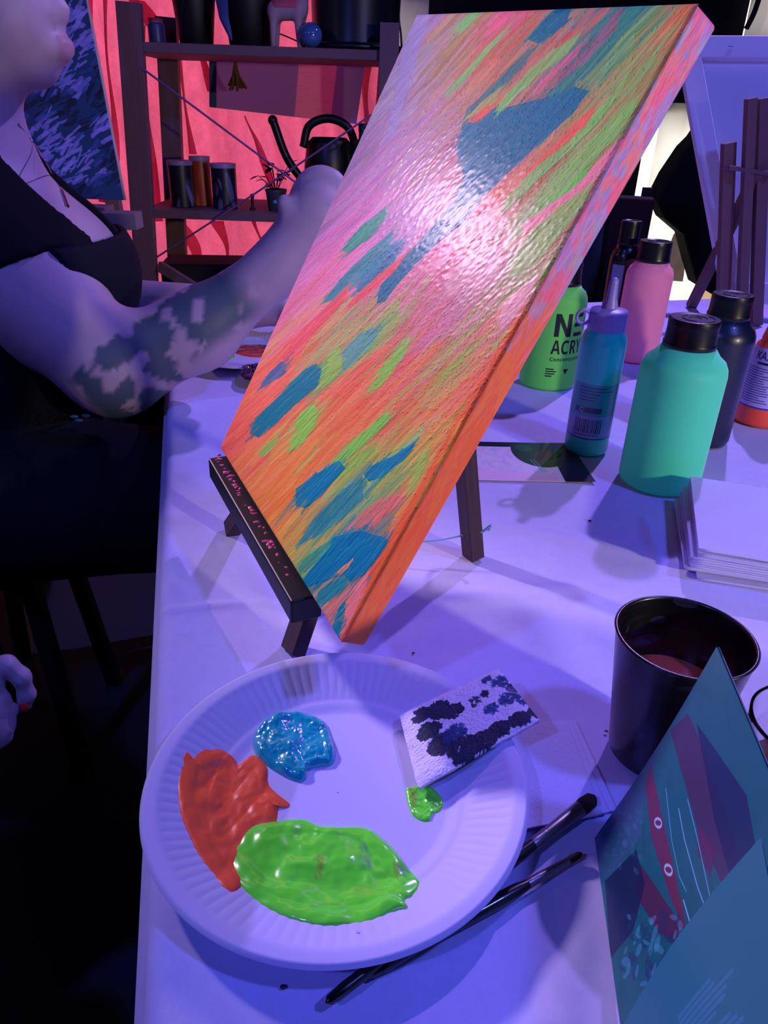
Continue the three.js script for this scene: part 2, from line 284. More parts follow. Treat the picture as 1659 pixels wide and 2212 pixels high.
function pigment(x, y, sharp = 5) {
  let r = 0, g = 0, b = 0, w = 0;
  for (const p of PAL) { const dx = x - p[0], dy = y - p[1], al = (dx - dy) * 0.7071, ac = (dx + dy) * 0.7071, k = 1 / Math.pow(al * al * 0.10 + ac * ac + 30, sharp / 2); r += p[2] * k; g += p[3] * k; b += p[4] * k; w += k; }
  return [r / w, g / w, b / w];
}
// the neon pigment's own colour: what the photograph shows, freed from the tint of the lamps, mid-left glare kept
const TINT = [0.80, 0.68, 1.15], s2l = (v) => { v /= 255; return v <= 0.04045 ? v / 12.92 : Math.pow((v + 0.055) / 1.055, 2.4); }, l2s = (v) => 255 * (v <= 0.0031308 ? v * 12.92 : 1.055 * Math.pow(Math.min(v, 1), 1 / 2.4) - 0.055);
const untint = (c) => c.map((v, k) => l2s(s2l(v) / TINT[k]));
const css = (c, a = 1) => `rgba(${clamp(c[0] | 0, 0, 255)},${clamp(c[1] | 0, 0, 255)},${clamp(c[2] | 0, 0, 255)},${a})`;
const dirAt = (x, y) => { const e = sstep(-120, 60, x - (1508 - (y - 36) / 1.82)); return (45 + 4 * noise(x / 160, y / 160) + 11 * e) * Math.PI / 180; };
const colC = document.createElement('canvas'), bmpC = document.createElement('canvas');
colC.width = bmpC.width = TW; colC.height = bmpC.height = TH;
{
  const X = colC.getContext('2d'), B = bmpC.getContext('2d'); X.lineCap = B.lineCap = 'butt'; X.lineJoin = B.lineJoin = 'round';
  X.fillStyle = '#d86a62'; X.fillRect(0, 0, TW, TH); B.fillStyle = '#707070'; B.fillRect(0, 0, TW, TH);
  const P = (px, py) => { const [u, v] = cuv(px, py); return [u * TW, (1 - v) * TH]; };
  const scaleAt = (px, py) => { const a = P(px, py), b = P(px + 4, py + 4); return Math.hypot(a[0] - b[0], a[1] - b[1]) / 5.657; };
  function line(ctx, pts, w, style) { ctx.strokeStyle = style; ctx.lineWidth = w; ctx.beginPath(); pts.forEach(([a, b], i) => (i ? ctx.lineTo(a, b) : ctx.moveTo(a, b))); ctx.stroke(); }
  function streak(x, y, len, w, c, a, hgt, ha) {
    const d = dirAt(x, y), dx = Math.cos(d), dy = -Math.sin(d), bend = rr(-0.05, 0.05) * len;
    const pts = [-0.5, 0, 0.5].map((t) => P(x + dx * len * t - dy * bend * (1 - 4 * t * t), y + dy * len * t + dx * bend * (1 - 4 * t * t))), s = scaleAt(x, y);
    line(X, pts, w * s, css(untint(c), a)); if (ha) line(B, pts, w * s, css([hgt, hgt, hgt], ha));
  }
  const inside = () => { for (;;) { const x = rr(470, 1560), y = rr(-20, 1400), [u, v] = cuv(x, y); if (u > -0.03 && u < 1.03 && v > -0.03 && v < 1.03) return [x, y]; } };
  const jit = (c, j) => { const k = rr(-j, j); return [c[0] + k + rr(-j, j) * 0.5, c[1] + k + rr(-j, j) * 0.5, c[2] + k + rr(-j, j) * 0.5]; };
  for (let i = 0; i < 2600; i++) { const [x, y] = inside(); streak(x, y, rr(60, 170), rr(12, 26), pigment(x, y), 0.75, rr(90, 150), 0.25); }
  for (let i = 0; i < 4600; i++) { const [x, y] = inside(), k = rr(-30, 30); streak(x, y, rr(50, 240), rr(2.5, 9), jit(pigment(x + k, y + k, 9), 18), rr(0.25, 0.7), rr(80, 170), 0.3); }
  // solid strokes: colour, polygon in the photograph, bristle contrast, height
  const strokes = [
    ['#a08ad8', [[880, 60], [893, 30], [930, 33], [915, 80], [895, 150], [870, 230], [848, 300], [836, 300]], 6, 110],
    ['#00679a', [[1000, 265], [1040, 240], [1100, 232], [1180, 212], [1240, 188], [1272, 198], [1240, 245], [1200, 280], [1130, 345], [1090, 382], [1040, 432], [1000, 482], [960, 512], [920, 548], [870, 602], [832, 652], [815, 656], [822, 618], [870, 560], [930, 498], [985, 430], [1002, 380], [988, 330]], 7, 150],
    ['#00628e', [[1202, 20], [1236, 10], [1226, 50], [1195, 76], [1165, 96], [1140, 86], [1166, 54]], 7, 150],
    ['#2b6f8c', [[1000, 262], [1010, 238], [1060, 190], [1110, 140], [1140, 110], [1165, 100], [1100, 180], [1040, 246]], 16, 130],
    ['#2c7d84', [[1180, 205], [1230, 160], [1300, 90], [1350, 30], [1375, 12], [1392, 14], [1370, 50], [1320, 110], [1260, 170], [1215, 205]], 18, 140],
    ['#8a5a80', [[1190, 190], [1240, 140], [1290, 90], [1320, 40], [1345, 20], [1335, 60], [1280, 120], [1230, 165]], 18, 140],
    ['#c05a88', [[1150, 195], [1180, 165], [1220, 130], [1262, 95], [1250, 120], [1200, 165], [1160, 200]], 16, 150],
    ['#7cb070', [[1070, 240], [1100, 200], [1150, 150], [1200, 108], [1260, 70], [1225, 120], [1170, 160], [1110, 215], [1082, 242]], 16, 170],
    ['#a8966c', [[1002, 262], [1040, 222], [1090, 185], [1068, 225], [1030, 250]], 10, 170],
    ['#dc5a58', [[1012, 262], [1050, 232], [1078, 222], [1050, 250], [1024, 268]], 10, 160],
    ['#74ae74', [[982, 62], [1006, 38], [1031, 20], [1036, 32], [1012, 58], [994, 70]], 8, 165],
    ['#d45a8c', [[1054, 70], [1080, 30], [1104, 22], [1100, 44], [1076, 62], [1060, 74]], 8, 150],
    ['#80ac74', [[960, 205], [1010, 150], [1060, 95], [1100, 60], [1080, 90], [1040, 130], [1000, 180], [966, 210]], 14, 150],
    ['#e0605e', [[1090, 440], [1130, 380], [1200, 310], [1260, 250], [1290, 225], [1270, 270], [1200, 340], [1130, 410], [1098, 446]], 12, 150],
    ['#78b86c', [[1080, 452], [1120, 400], [1180, 345], [1260, 280], [1310, 220], [1360, 160], [1350, 190], [1290, 270], [1220, 340], [1150, 405], [1096, 458]], 16, 160],
    ['#a86a58', [[1080, 470], [1120, 430], [1190, 365], [1240, 320], [1222, 350], [1150, 418], [1092, 474]], 20, 120],
    ['#6cc060', [[1160, 466], [1190, 430], [1230, 400], [1262, 368], [1272, 374], [1235, 414], [1190, 450]], 10, 170],
    ['#80b468', [[1110, 500], [1160, 440], [1240, 350], [1320, 260], [1370, 210], [1380, 230], [1330, 300], [1250, 380], [1180, 450], [1120, 505]], 16, 150],
    ['#e680a4', [[1125, 490], [1180, 448], [1250, 400], [1310, 330], [1345, 300], [1330, 340], [1270, 410], [1200, 460], [1140, 500]], 10, 160],
    ['#90a868', [[1100, 570], [1150, 500], [1220, 440], [1280, 400], [1270, 430], [1220, 500], [1170, 560], [1110, 600]], 12, 150],
    ['#d46a58', [[1290, 400], [1330, 340], [1390, 260], [1450, 170], [1490, 90], [1495, 110], [1460, 190], [1400, 280], [1340, 360], [1300, 405]], 14, 140],
    ['#98a870', [[1300, 395], [1380, 270], [1450, 160], [1502, 60], [1508, 30], [1512, 60], [1470, 150], [1400, 270], [1320, 395]], 8, 190],
    ['#e08452', [[1150, 690], [1170, 640], [1210, 560], [1250, 480], [1275, 440], [1278, 450], [1240, 530], [1190, 610], [1160, 680]], 14, 150],
    ['#e89ab8', [[1075, 700], [1090, 660], [1130, 620], [1165, 595], [1150, 630], [1110, 690], [1085, 712]], 10, 160],
    ['#d890b0', [[960, 610], [1010, 560], [1060, 530], [1100, 545], [1080, 590], [1030, 640], [970, 650]], 24, 150],
    ['#2f84a0', [[690, 660], [740, 600], [800, 540], [850, 500], [845, 530], [800, 585], [740, 640]], 18, 140],
    ['#1f8f86', [[740, 540], [780, 490], [835, 450], [838, 470], [800, 515], [752, 546]], 18, 150],
    ['#1f74a8', [[770, 620], [800, 570], [860, 520], [880, 520], [850, 570], [800, 620], [775, 632]], 16, 150],
    ['#e0506a', [[750, 660], [790, 620], [850, 570], [880, 550], [850, 590], [790, 640], [755, 668]], 12, 150],
    ['#e0546c', [[610, 770], [650, 715], [720, 650], [760, 610], [745, 650], [690, 710], [640, 770], [615, 782]], 12, 150],
    ['#007099', [[540, 936], [558, 900], [610, 850], [655, 802], [685, 785], [698, 800], [690, 830], [650, 864], [600, 910], [560, 946]], 5, 160],
    ['#4a5f9c', [[560, 842], [575, 815], [610, 780], [622, 790], [616, 806], [582, 830]], 12, 150],
    ['#5a94a0', [[740, 800], [742, 760], [780, 720], [830, 700], [800, 750], [760, 790]], 14, 130],
    ['#8fb45c', [[690, 830], [700, 780], [735, 745], [740, 790], [712, 828]], 12, 150],
    ['#84bc5a', [[795, 850], [820, 800], [870, 740], [890, 730], [870, 780], [820, 840]], 16, 160],
    ['#84c05c', [[630, 972], [628, 952], [648, 936], [638, 920], [650, 892], [680, 875], [690, 890], [684, 915], [660, 950], [640, 974]], 9, 180],
    ['#90b05c', [[556, 984], [580, 958], [605, 938], [600, 956], [576, 984]], 9, 160],
    ['#7cbc58', [[716, 1003], [740, 974], [790, 930], [835, 890], [844, 902], [840, 916], [790, 960], [738, 1003]], 12, 180],
    ['#88b058', [[700, 1040], [760, 990], [810, 960], [790, 1000], [740, 1030]], 20, 120],
    ['#0077ae', [[640, 1092], [640, 1056], [690, 1020], [735, 994], [746, 1010], [722, 1040], [690, 1076], [660, 1098]], 9, 190],
    ['#0078b0', [[785, 1022], [800, 1008], [850, 985], [885, 963], [899, 953], [890, 976], [860, 1005], [830, 1030], [798, 1040]], 9, 170],
    ['#2c7f9a', [[640, 1182], [680, 1120], [740, 1060], [785, 1028], [786, 1080], [740, 1120], [700, 1150]], 18, 150],
    ['#9ab860', [[880, 1060], [900, 1010], [920, 970], [924, 990], [905, 1040], [885, 1072]], 9, 150],
    ['#d8707a', [[740, 1150], [790, 1100], [850, 1065], [880, 1075], [840, 1110], [780, 1140]], 20, 150],
    ['#0075b0', [[690, 1212], [720, 1160], [780, 1145], [830, 1160], [839, 1165], [812, 1210], [790, 1240], [760, 1258], [745, 1240], [690, 1260], [660, 1270], [650, 1256]], 8, 200],
    ['#3f9890', [[640, 1220], [680, 1190], [720, 1162], [712, 1185], [680, 1215], [650, 1238]], 18, 140],
    ['#f08a78', [[728, 1238], [745, 1224], [760, 1212], [756, 1226], [738, 1240]], 8, 200],
    ['#1f7f9c', [[684, 1302], [690, 1275], [730, 1250], [756, 1248], [742, 1275], [700, 1306]], 14, 150],
    ['#0f78a0', [[714, 1388], [720, 1350], [735, 1310], [748, 1298], [746, 1330], [736, 1366], [729, 1392]], 10, 150],
    ['#ee7a90', [[752, 1360], [748, 1320], [765, 1270], [800, 1230], [790, 1270], [770, 1320]], 8, 140],
    ['#f8603f', [[1110, 700], [1130, 680], [1150, 700], [1050, 860], [950, 1020], [860, 1180], [770, 1380], [745, 1394], [760, 1340], [850, 1150], [930, 1010], [1020, 860]], 8, 120],
    ['#f09a48', [[900, 1090], [940, 1020], [980, 940], [1000, 900], [990, 930], [955, 1010], [915, 1090]], 8, 130],
    ['#c860a8', [[1500, 60], [1512, 8], [1540, 0], [1540, 60], [1480, 160], [1440, 215]], 10, 90],
  ];
  for (const [hex, poly, con, hgt] of strokes) {
    const c = hexRGB(hex), q = poly.map(([a, b]) => P(a, b)), n = q.length;
    const path = (ctx) => { ctx.beginPath(); q.forEach((a, i) => (i ? ctx.lineTo(a[0], a[1]) : ctx.moveTo(a[0], a[1]))); ctx.closePath(); };
    path(X); X.fillStyle = css(untint(c), con > 20 ? 0.25 : con > 15 ? 0.55 : 0.94); X.fill(); path(B); B.fillStyle = css([hgt, hgt, hgt], 0.8); B.fill();
    let x0 = 1e9, x1 = -1e9, y0 = 1e9, y1 = -1e9; for (const [a, b] of poly) { x0 = Math.min(x0, a); x1 = Math.max(x1, a); y0 = Math.min(y0, b); y1 = Math.max(y1, b); }
    X.save(); B.save(); path(X); X.clip(); path(B); B.clip();
    const N = clamp((x1 - x0) * (y1 - y0) / 90, 40, 700);
    for (let i = 0; i < N; i++) streak(rr(x0, x1), rr(y0, y1), rr(30, 120), rr(1.5, 5), jit(c, con), 0.45, rr(hgt - 50, hgt + 40), 0.3);
    X.restore(); B.restore();
    // dragged-out ends
    for (let i = 0; i < n * 2; i++) { const a = poly[i % n], b = poly[(i + 1) % n], t = rnd(), x = lerp(a[0], b[0], t), y = lerp(a[1], b[1], t); streak(x, y, rr(10, 46), rr(1.5, 4), jit(c, con), 0.5, hgt + 20, 0.3); }
  }
  const snap = X.getImageData(0, 0, TW, TH).data;
  for (let i = 0; i < 3600; i++) { const [x, y] = inside(), q = P(x, y), o = (clamp(q[1] | 0, 0, TH - 1) * TW + clamp(q[0] | 0, 0, TW - 1)) * 4, r = snap[o], g = snap[o + 1], b = snap[o + 2]; streak(x, y, rr(20, 80), rr(1.2, 3), jit([r, g, b].map((v, k) => l2s(s2l(v) * TINT[k])), 22), 0.4, rr(70, 180), 0.3); }
  // sandy grains mixed into the paint, thickest across the middle
  for (let i = 0; i < 42000; i++) { const [x, y] = inside(); const d = Math.hypot((x - 930) / 330, (y - 540) / 330); if (rnd() > Math.exp(-d * d * 1.1) + 0.04) continue; const p = P(x, y), r = rr(1.6, 4.0), k = rr(130, 240); B.fillStyle = css([k, k, k], 0.5); B.beginPath(); B.arc(p[0], p[1], r, 0, 7); B.fill(); B.fillStyle = css([k + 30, k + 30, k + 30], 0.6); B.beginPath(); B.arc(p[0], p[1], r * 0.5, 0, 7); B.fill(); }
}
{
  const map = new THREE.CanvasTexture(colC); map.colorSpace = THREE.SRGBColorSpace;
  const bump = new THREE.CanvasTexture(bmpC);
  const hd = bmpC.getContext('2d').getImageData(0, 0, TW, TH).data;
  const hAt = (u, v) => { const x = clamp(u * TW, 0, TW - 1) | 0, y = clamp((1 - v) * TH, 0, TH - 1) | 0; return hd[(y * TW + x) * 4] / 255; };
  const t = thing('painted_canvas', 'abstract neon painting of orange, green and blue strokes on the small easel', 'painting');
  const pt = (u, v, d) => cA.clone().addScaledVector(ca, u * CW).addScaledVector(cb, v * CH).addScaledVector(cn, d);
  const face = grid(210, 280, (u, v) => { const e = Math.min(u, 1 - u, v * 1.33, (1 - v) * 1.33), p = pt(u, v, 0.0002 + (e < 0.004 ? -0.0006 : 0.0007 * hAt(u, v))); return [p.x, p.y, p.z]; });
  const pm = M('#ffffff', 0.6, { map, bumpMap: bump, bumpScale: 0.0007, specularIntensity: 0.15, clearcoat: 0.07, clearcoatRoughness: 0.2 });
  part('painted_face', face, pm, t, 'glossy diagonal strokes of neon paint');
  // canvas wrapped over the stretcher: edges smeared with pink, violet and orange
  const side = canvasTex(512, 1024, (x, w, h) => {
    x.fillStyle = '#a884d0'; x.fillRect(0, 0, w, h);
    for (let i = 0; i < 900; i++) { const v = rnd(), o = sstep(0.64, 0.5, v + rr(-0.08, 0.08)); const c = rnd() < 0.45 ? [232, 90, 150] : [150, 120, 216], d = [250, 92, 70]; x.fillStyle = css([0, 1, 2].map((k) => l2s(s2l(lerp(c[k] + rr(-20, 20), d[k] + rr(-14, 14), o)) / [0.70, 0.62, 1.1][k])), 0.7); x.beginPath(); x.ellipse(rnd() * w, (1 - v) * h, rr(20, 130), rr(5, 26), rr(-0.5, 0.5), 0, 7); x.fill(); }
  });
  const bx = new RoundedBoxGeometry(CW, CH, CT, 3, 0.0025); const up = bx.attributes.position, uu = bx.attributes.uv; for (let i = 0; i < up.count; i++) uu.setXY(i, up.getZ(i) / CT + 0.5, up.getY(i) / CH + 0.5);
  bx.applyMatrix4(new THREE.Matrix4().makeBasis(ca, cb, cn)); const c = pt(0.5, 0.5, -CT / 2); bx.translate(c.x, c.y, c.z);
  part('canvas_wrap', bx, M('#ffffff', 0.5, { map: side, bumpMap: grainTex, bumpScale: 0.0004 }), t, 'canvas edge smeared with pink, violet and orange paint');

  // easel
  const e = thing('table_easel', 'small dark wooden table easel holding the painting', 'easel');
  const wood = M('#3a2630', 0.6, { bumpMap: woodTex, bumpScale: 0.0003 }), dark = M('#0b1218', 0.45);
  const apex = pt(0.42, 0.62, -CT - 0.012), f1 = tab(497, 1150), f2 = tab(632, 1412), fr = tab(1022, 1205); for (const f of [f1, f2, fr]) f.y = TOP + CL;
  part('leg', beam(f1, apex, 0.021, 0.012, cn), wood, e); part('leg', beam(f2, apex, 0.021, 0.012, cn), wood, e);
  part('rear_leg', beam(fr, apex.clone().addScaledVector(cn, -0.018), 0.017, 0.015, cn), wood, e);
  part('hinge', beam(apex.clone().addScaledVector(ca, -0.02), apex.clone().addScaledVector(ca, 0.02), 0.012, 0.03, cn), M('#555560', 0.4, { metalness: 0.8 }), e);
  const back = cn.clone().setY(0).normalize();
  const l0 = pt(0.02, 0, 0).addScaledVector(V(0, 1, 0), -0.016), l1 = pt(0.80, 0, 0).addScaledVector(V(0, 1, 0), -0.016);
  l0.addScaledVector(back, 0.002); l1.addScaledVector(back, 0.002);
  part('ledge', beam(l0, l1, 0.024, 0.021, V(0, 1, 0), 0.002), dark, e, 'dark ledge under the painting');
  const crust = []; for (let i = 0; i < 70; i++) { const s = rnd(), q = pt(lerp(0.01, 0.74, s), 0, 0).addScaledVector(back, rr(0.002, 0.007)); q.y = lerp(l0.y, l1.y, s) + 0.0105; const b = new THREE.SphereGeometry(rr(0.0008, 0.0022), 8, 6); b.scale(1, 0.6, rr(1, 2.2)); b.rotateY(rr(0, 3)); b.translate(q.x, q.y, q.z); crust.push(b); }
  part('dried_paint', mergeGeometries(crust), M('#e0567a', 0.35), e, 'beads of pink dried paint along the ledge').userData.kind = 'stuff';
  const k0 = lerp3(fr, apex, 0.09), k1 = tab(870, 1170, 0.02);
  const cord = part('cord', tube([k0, k0.clone().lerp(k1, 0.5).add(V(0, -0.003, 0)), k1, pt(0.6, 0.02, -CT - 0.01)], 0.0009, 30, 6), M('#7fb0d8', 0.7), e, 'thin pale cord tied to the rear leg');
  const kn = k0.clone().add(V(0.012, 0.006, 0.004)); part('knot', tube([k0, kn, kn.clone().add(V(0.006, 0.006, 0)), kn.clone().add(V(0.004, 0.001, 0.001))], 0.0014, 20, 6), M('#7fb0d8', 0.7), cord);
}
function lerp3(a, b, t) { return a.clone().lerp(b, t); }

// ---------------------------------------------------------------- paper plate with paint
const PLATE_R = 0.115;
function plateY(r, a = 0) {                                  // height below the rim, with pressed flutes
  const prof = r < 0.066 ? -0.0166 : r < 0.078 ? lerp(-0.0166, -0.0135, sstep(0.066, 0.078, r)) : r < 0.106 ? lerp(-0.0135, -0.0008, (r - 0.078) / 0.028) : lerp(-0.0008, -0.0006 - 0.002 * sstep(0.1135, 0.115, r), sstep(0.106, 0.109, r));
  const fl = sstep(0.078, 0.086, r) * (1 - sstep(0.102, 0.107, r));
  return prof + 0.00032 * fl * Math.pow(0.5 + 0.5 * Math.cos(a * 92), 2) * -1;
}
const plateGeo = slab(736, 44, (u, v) => { const a = -u * 2 * Math.PI, r = 0.0004 + (v < 0.2 ? v / 0.2 * 0.066 : 0.066 + (v - 0.2) / 0.8 * (PLATE_R - 0.0664)); return [r * Math.cos(a), plateY(r, a), r * Math.sin(a)]; }, 0.0007);
const plateMat = M(lin(0.56, 0.55, 0.82), 0.85, { specularIntensity: 0.3 });  // white plate, its colour tinted by the violet lamplight
function makePlate(label, pos, tilt) {
  const t = thing('paper_plate', label, 'plate', pos); if (tilt) t.quaternion.setFromUnitVectors(V(0, 1, 0), tilt.clone().normalize());
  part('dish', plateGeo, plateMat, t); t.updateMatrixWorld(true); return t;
}
function onPlate(t, px, py) {                                // pixel to a plate's own x, z
  const n = V(0, 1, 0).applyQuaternion(t.quaternion), inv = t.matrixWorld.clone().invert(); let h = -0.0166, q;
  for (let k = 0; k < 6; k++) { q = onPlane(px, py, t.position.clone().addScaledVector(n, h), n).applyMatrix4(inv); h = plateY(Math.min(Math.hypot(q.x, q.z), 0.113)); }
  return [q.x, q.z];
}
function dab(t, name, label, m, poly, h, rip, freq, seedv) { // a dollop of paint: outline in pixels, swell height, ripples
  const pts = poly.map(([x, y]) => onPlate(t, x, y)); const cx = pts.reduce((s, p) => s + p[0], 0) / pts.length, cz = pts.reduce((s, p) => s + p[1], 0) / pts.length;
  const cv = new THREE.CatmullRomCurve3(pts.map(([x, z]) => V(x, 0, z)), true, 'catmullrom', 0.6), NB = 220, NR = 46, edge = []; for (let i = 0; i < NB; i++) edge.push(cv.getPoint(i / NB));
  const p = [], idx = [], uv = [];
  for (let j = 0; j <= NR; j++) for (let i = 0; i < NB; i++) {
    const s = Math.min(1, j / (NR - 1)), e = edge[i], x = lerp(cx, e.x, s), z = lerp(cz, e.z, s), r = Math.hypot(x, z);
    let y = Math.max(plateY(Math.min(r, 0.1145)), -0.0166) + 0.0002;
    if (j < NR) { const w = Math.pow(1 - Math.pow(s, 7), 0.5), wav = rip * (fbm(x * freq + seedv, z * freq) + 0.7 * Math.abs(noise((x + z * 0.5) * freq * 0.8, (z - x) * freq * 0.35 + seedv)) - 0.2); y += w * Math.max(0.0006, h * (0.8 + 0.2 * (1 - s * s)) + wav) + (s > 0.7 && s < 0.97 ? h * 0.22 * Math.sin((s - 0.7) / 0.27 * Math.PI) : 0); }
    p.push(x, y, z); uv.push(0.5 + (x - cx) / 0.12, 0.5 - (z - cz) / 0.12);
  }
  for (let j = 0; j < NR; j++) for (let i = 0; i < NB; i++) { const a = j * NB + i, b = j * NB + (i + 1) % NB, c = a + NB, d = b + NB; idx.push(a, b, d, a, d, c); }
  const g = new THREE.BufferGeometry(); g.setAttribute('position', new THREE.Float32BufferAttribute(p, 3)); g.setAttribute('uv', new THREE.Float32BufferAttribute(uv, 2)); g.setIndex(idx); g.computeVertexNormals();
  if (g.attributes.normal.getY(NB * 10) < 0) { g.index.array.reverse(); g.computeVertexNormals(); }
  return part(name, g, m, t, label);
}
const wet = { clearcoat: 1, clearcoatRoughness: 0.06 };
{
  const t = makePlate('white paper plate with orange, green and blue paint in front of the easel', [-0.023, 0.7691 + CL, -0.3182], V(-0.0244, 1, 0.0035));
  const green = canvasTex(512, 512, (x, w) => {
    x.fillStyle = '#66ff3c'; x.fillRect(0, 0, w, w); const s = (c, a, X, Y, rx, ry, rot) => { for (let i = 0; i < 26; i++) { x.fillStyle = css(jit3(c, 14), a); x.beginPath(); x.ellipse(X + rr(-rx, rx) * 0.5, Y + rr(-ry, ry) * 0.8, rx * 0.6, ry * 0.10, rot + rr(-0.1, 0.1), 0, 7); x.fill(); } };
    s([90, 140, 150], 0.14, 330, 205, 30, 44, 1.1); s([80, 130, 150], 0.14, 425, 235, 24, 60, 0.9); s([200, 130, 60], 0.16, 225, 245, 14, 36, 1.0); s([200, 130, 70], 0.14, 405, 250, 12, 24, 1.2); s([150, 190, 60], 0.1, 330, 300, 60, 16, 0.3);
    for (let i = 0; i < 400; i++) { x.fillStyle = css(jit3([104, 250, 64], 6), 0.18); x.beginPath(); x.ellipse(rnd() * w, rnd() * w, rr(8, 50), rr(2, 6), rr(-0.3, 0.9), 0, 7); x.fill(); }
  });
  dab(t, 'orange_paint', 'smeared pool of neon orange paint', M('#ff6038', 0.42, { clearcoat: 0.35, clearcoatRoughness: 0.3 }), [[400, 1625], [415, 1637], [430, 1624], [452, 1617], [480, 1620], [504, 1636], [516, 1652], [532, 1640], [550, 1632], [576, 1655], [580, 1690], [596, 1712], [626, 1737], [618, 1747], [604, 1744], [598, 1775], [585, 1800], [560, 1840], [540, 1880], [517, 1922], [490, 1925], [460, 1890], [430, 1850], [405, 1800], [390, 1760], [384, 1710], [388, 1670]], 0.0022, 0.0016, 70, 3);
  dab(t, 'blue_paint', 'thick wet dollop of blue paint', M('#08a8b4', 0.25, wet), [[548, 1597], [560, 1570], [585, 1549], [620, 1540], [660, 1542], [700, 1560], [715, 1590], [722, 1612], [724, 1640], [714, 1655], [690, 1658], [666, 1666], [660, 1686], [640, 1690], [600, 1672], [570, 1650], [552, 1630]], 0.0055, 0.0032, 90, 9);
  const gm = M('#ffffff', 0.25, { map: green, ...wet });
  dab(t, 'green_paint', 'large glossy pool of neon green paint', gm, [[497, 1850], [510, 1812], [545, 1786], [600, 1775], [655, 1771], [690, 1784], [740, 1787], [790, 1790], [830, 1815], [870, 1860], [900, 1895], [906, 1912], [892, 1935], [876, 1946], [880, 1962], [850, 1970], [800, 1990], [750, 1998], [700, 2001], [640, 1990], [590, 1970], [545, 1940], [510, 1900]], 0.0042, 0.0026, 62, 21);
  dab(t, 'green_dab', 'small scraped dab of green paint', gm, [[876, 1708], [884, 1703], [910, 1698], [930, 1700], [950, 1718], [958, 1735], [952, 1752], [936, 1760], [925, 1776], [900, 1770], [885, 1750]], 0.0012, 0.0012, 160, 4);
  dab(t, 'paint_drop', 'tiny pale drop of paint', M(lin(0.55, 0.5, 0.95), 0.3, wet), [[769, 2015], [773, 2013], [777, 2015], [776, 2018], [770, 2018]], 0.001, 0, 50, 1);
  const lift = V(0, 1, 0);
  // second plate further along the table
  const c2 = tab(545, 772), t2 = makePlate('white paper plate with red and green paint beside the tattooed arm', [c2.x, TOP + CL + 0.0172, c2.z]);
  dab(t2, 'red_paint', 'smear of red paint', M('#e8382c', 0.4, wet), [[498, 757], [520, 747], [560, 745], [600, 750], [610, 765], [580, 772], [530, 770]], 0.002, 0.001, 80, 2);
  dab(t2, 'green_paint', 'small dab of green paint', M('#3fc83c', 0.4, wet), [[470, 772], [480, 763], [500, 762], [508, 770], [495, 778], [478, 778]], 0.002, 0.001, 90, 6);
  dab(t2, 'teal_paint', 'small dab of teal paint', M('#0a6a70', 0.4, wet), [[556, 742], [575, 735], [600, 738], [595, 752], [570, 752]], 0.002, 0.001, 90, 8);
  dab(t2, 'glitter_paint', 'dark glittering dab of paint', M('#2a2048', 0.2, wet), [[520, 806], [535, 796], [560, 790], [580, 800], [572, 815], [540, 820]], 0.003, 0.003, 190, 8);
}
function jit3(c, j) { const k = rr(-j, j); return [c[0] + k, c[1] + k, c[2] + k]; }

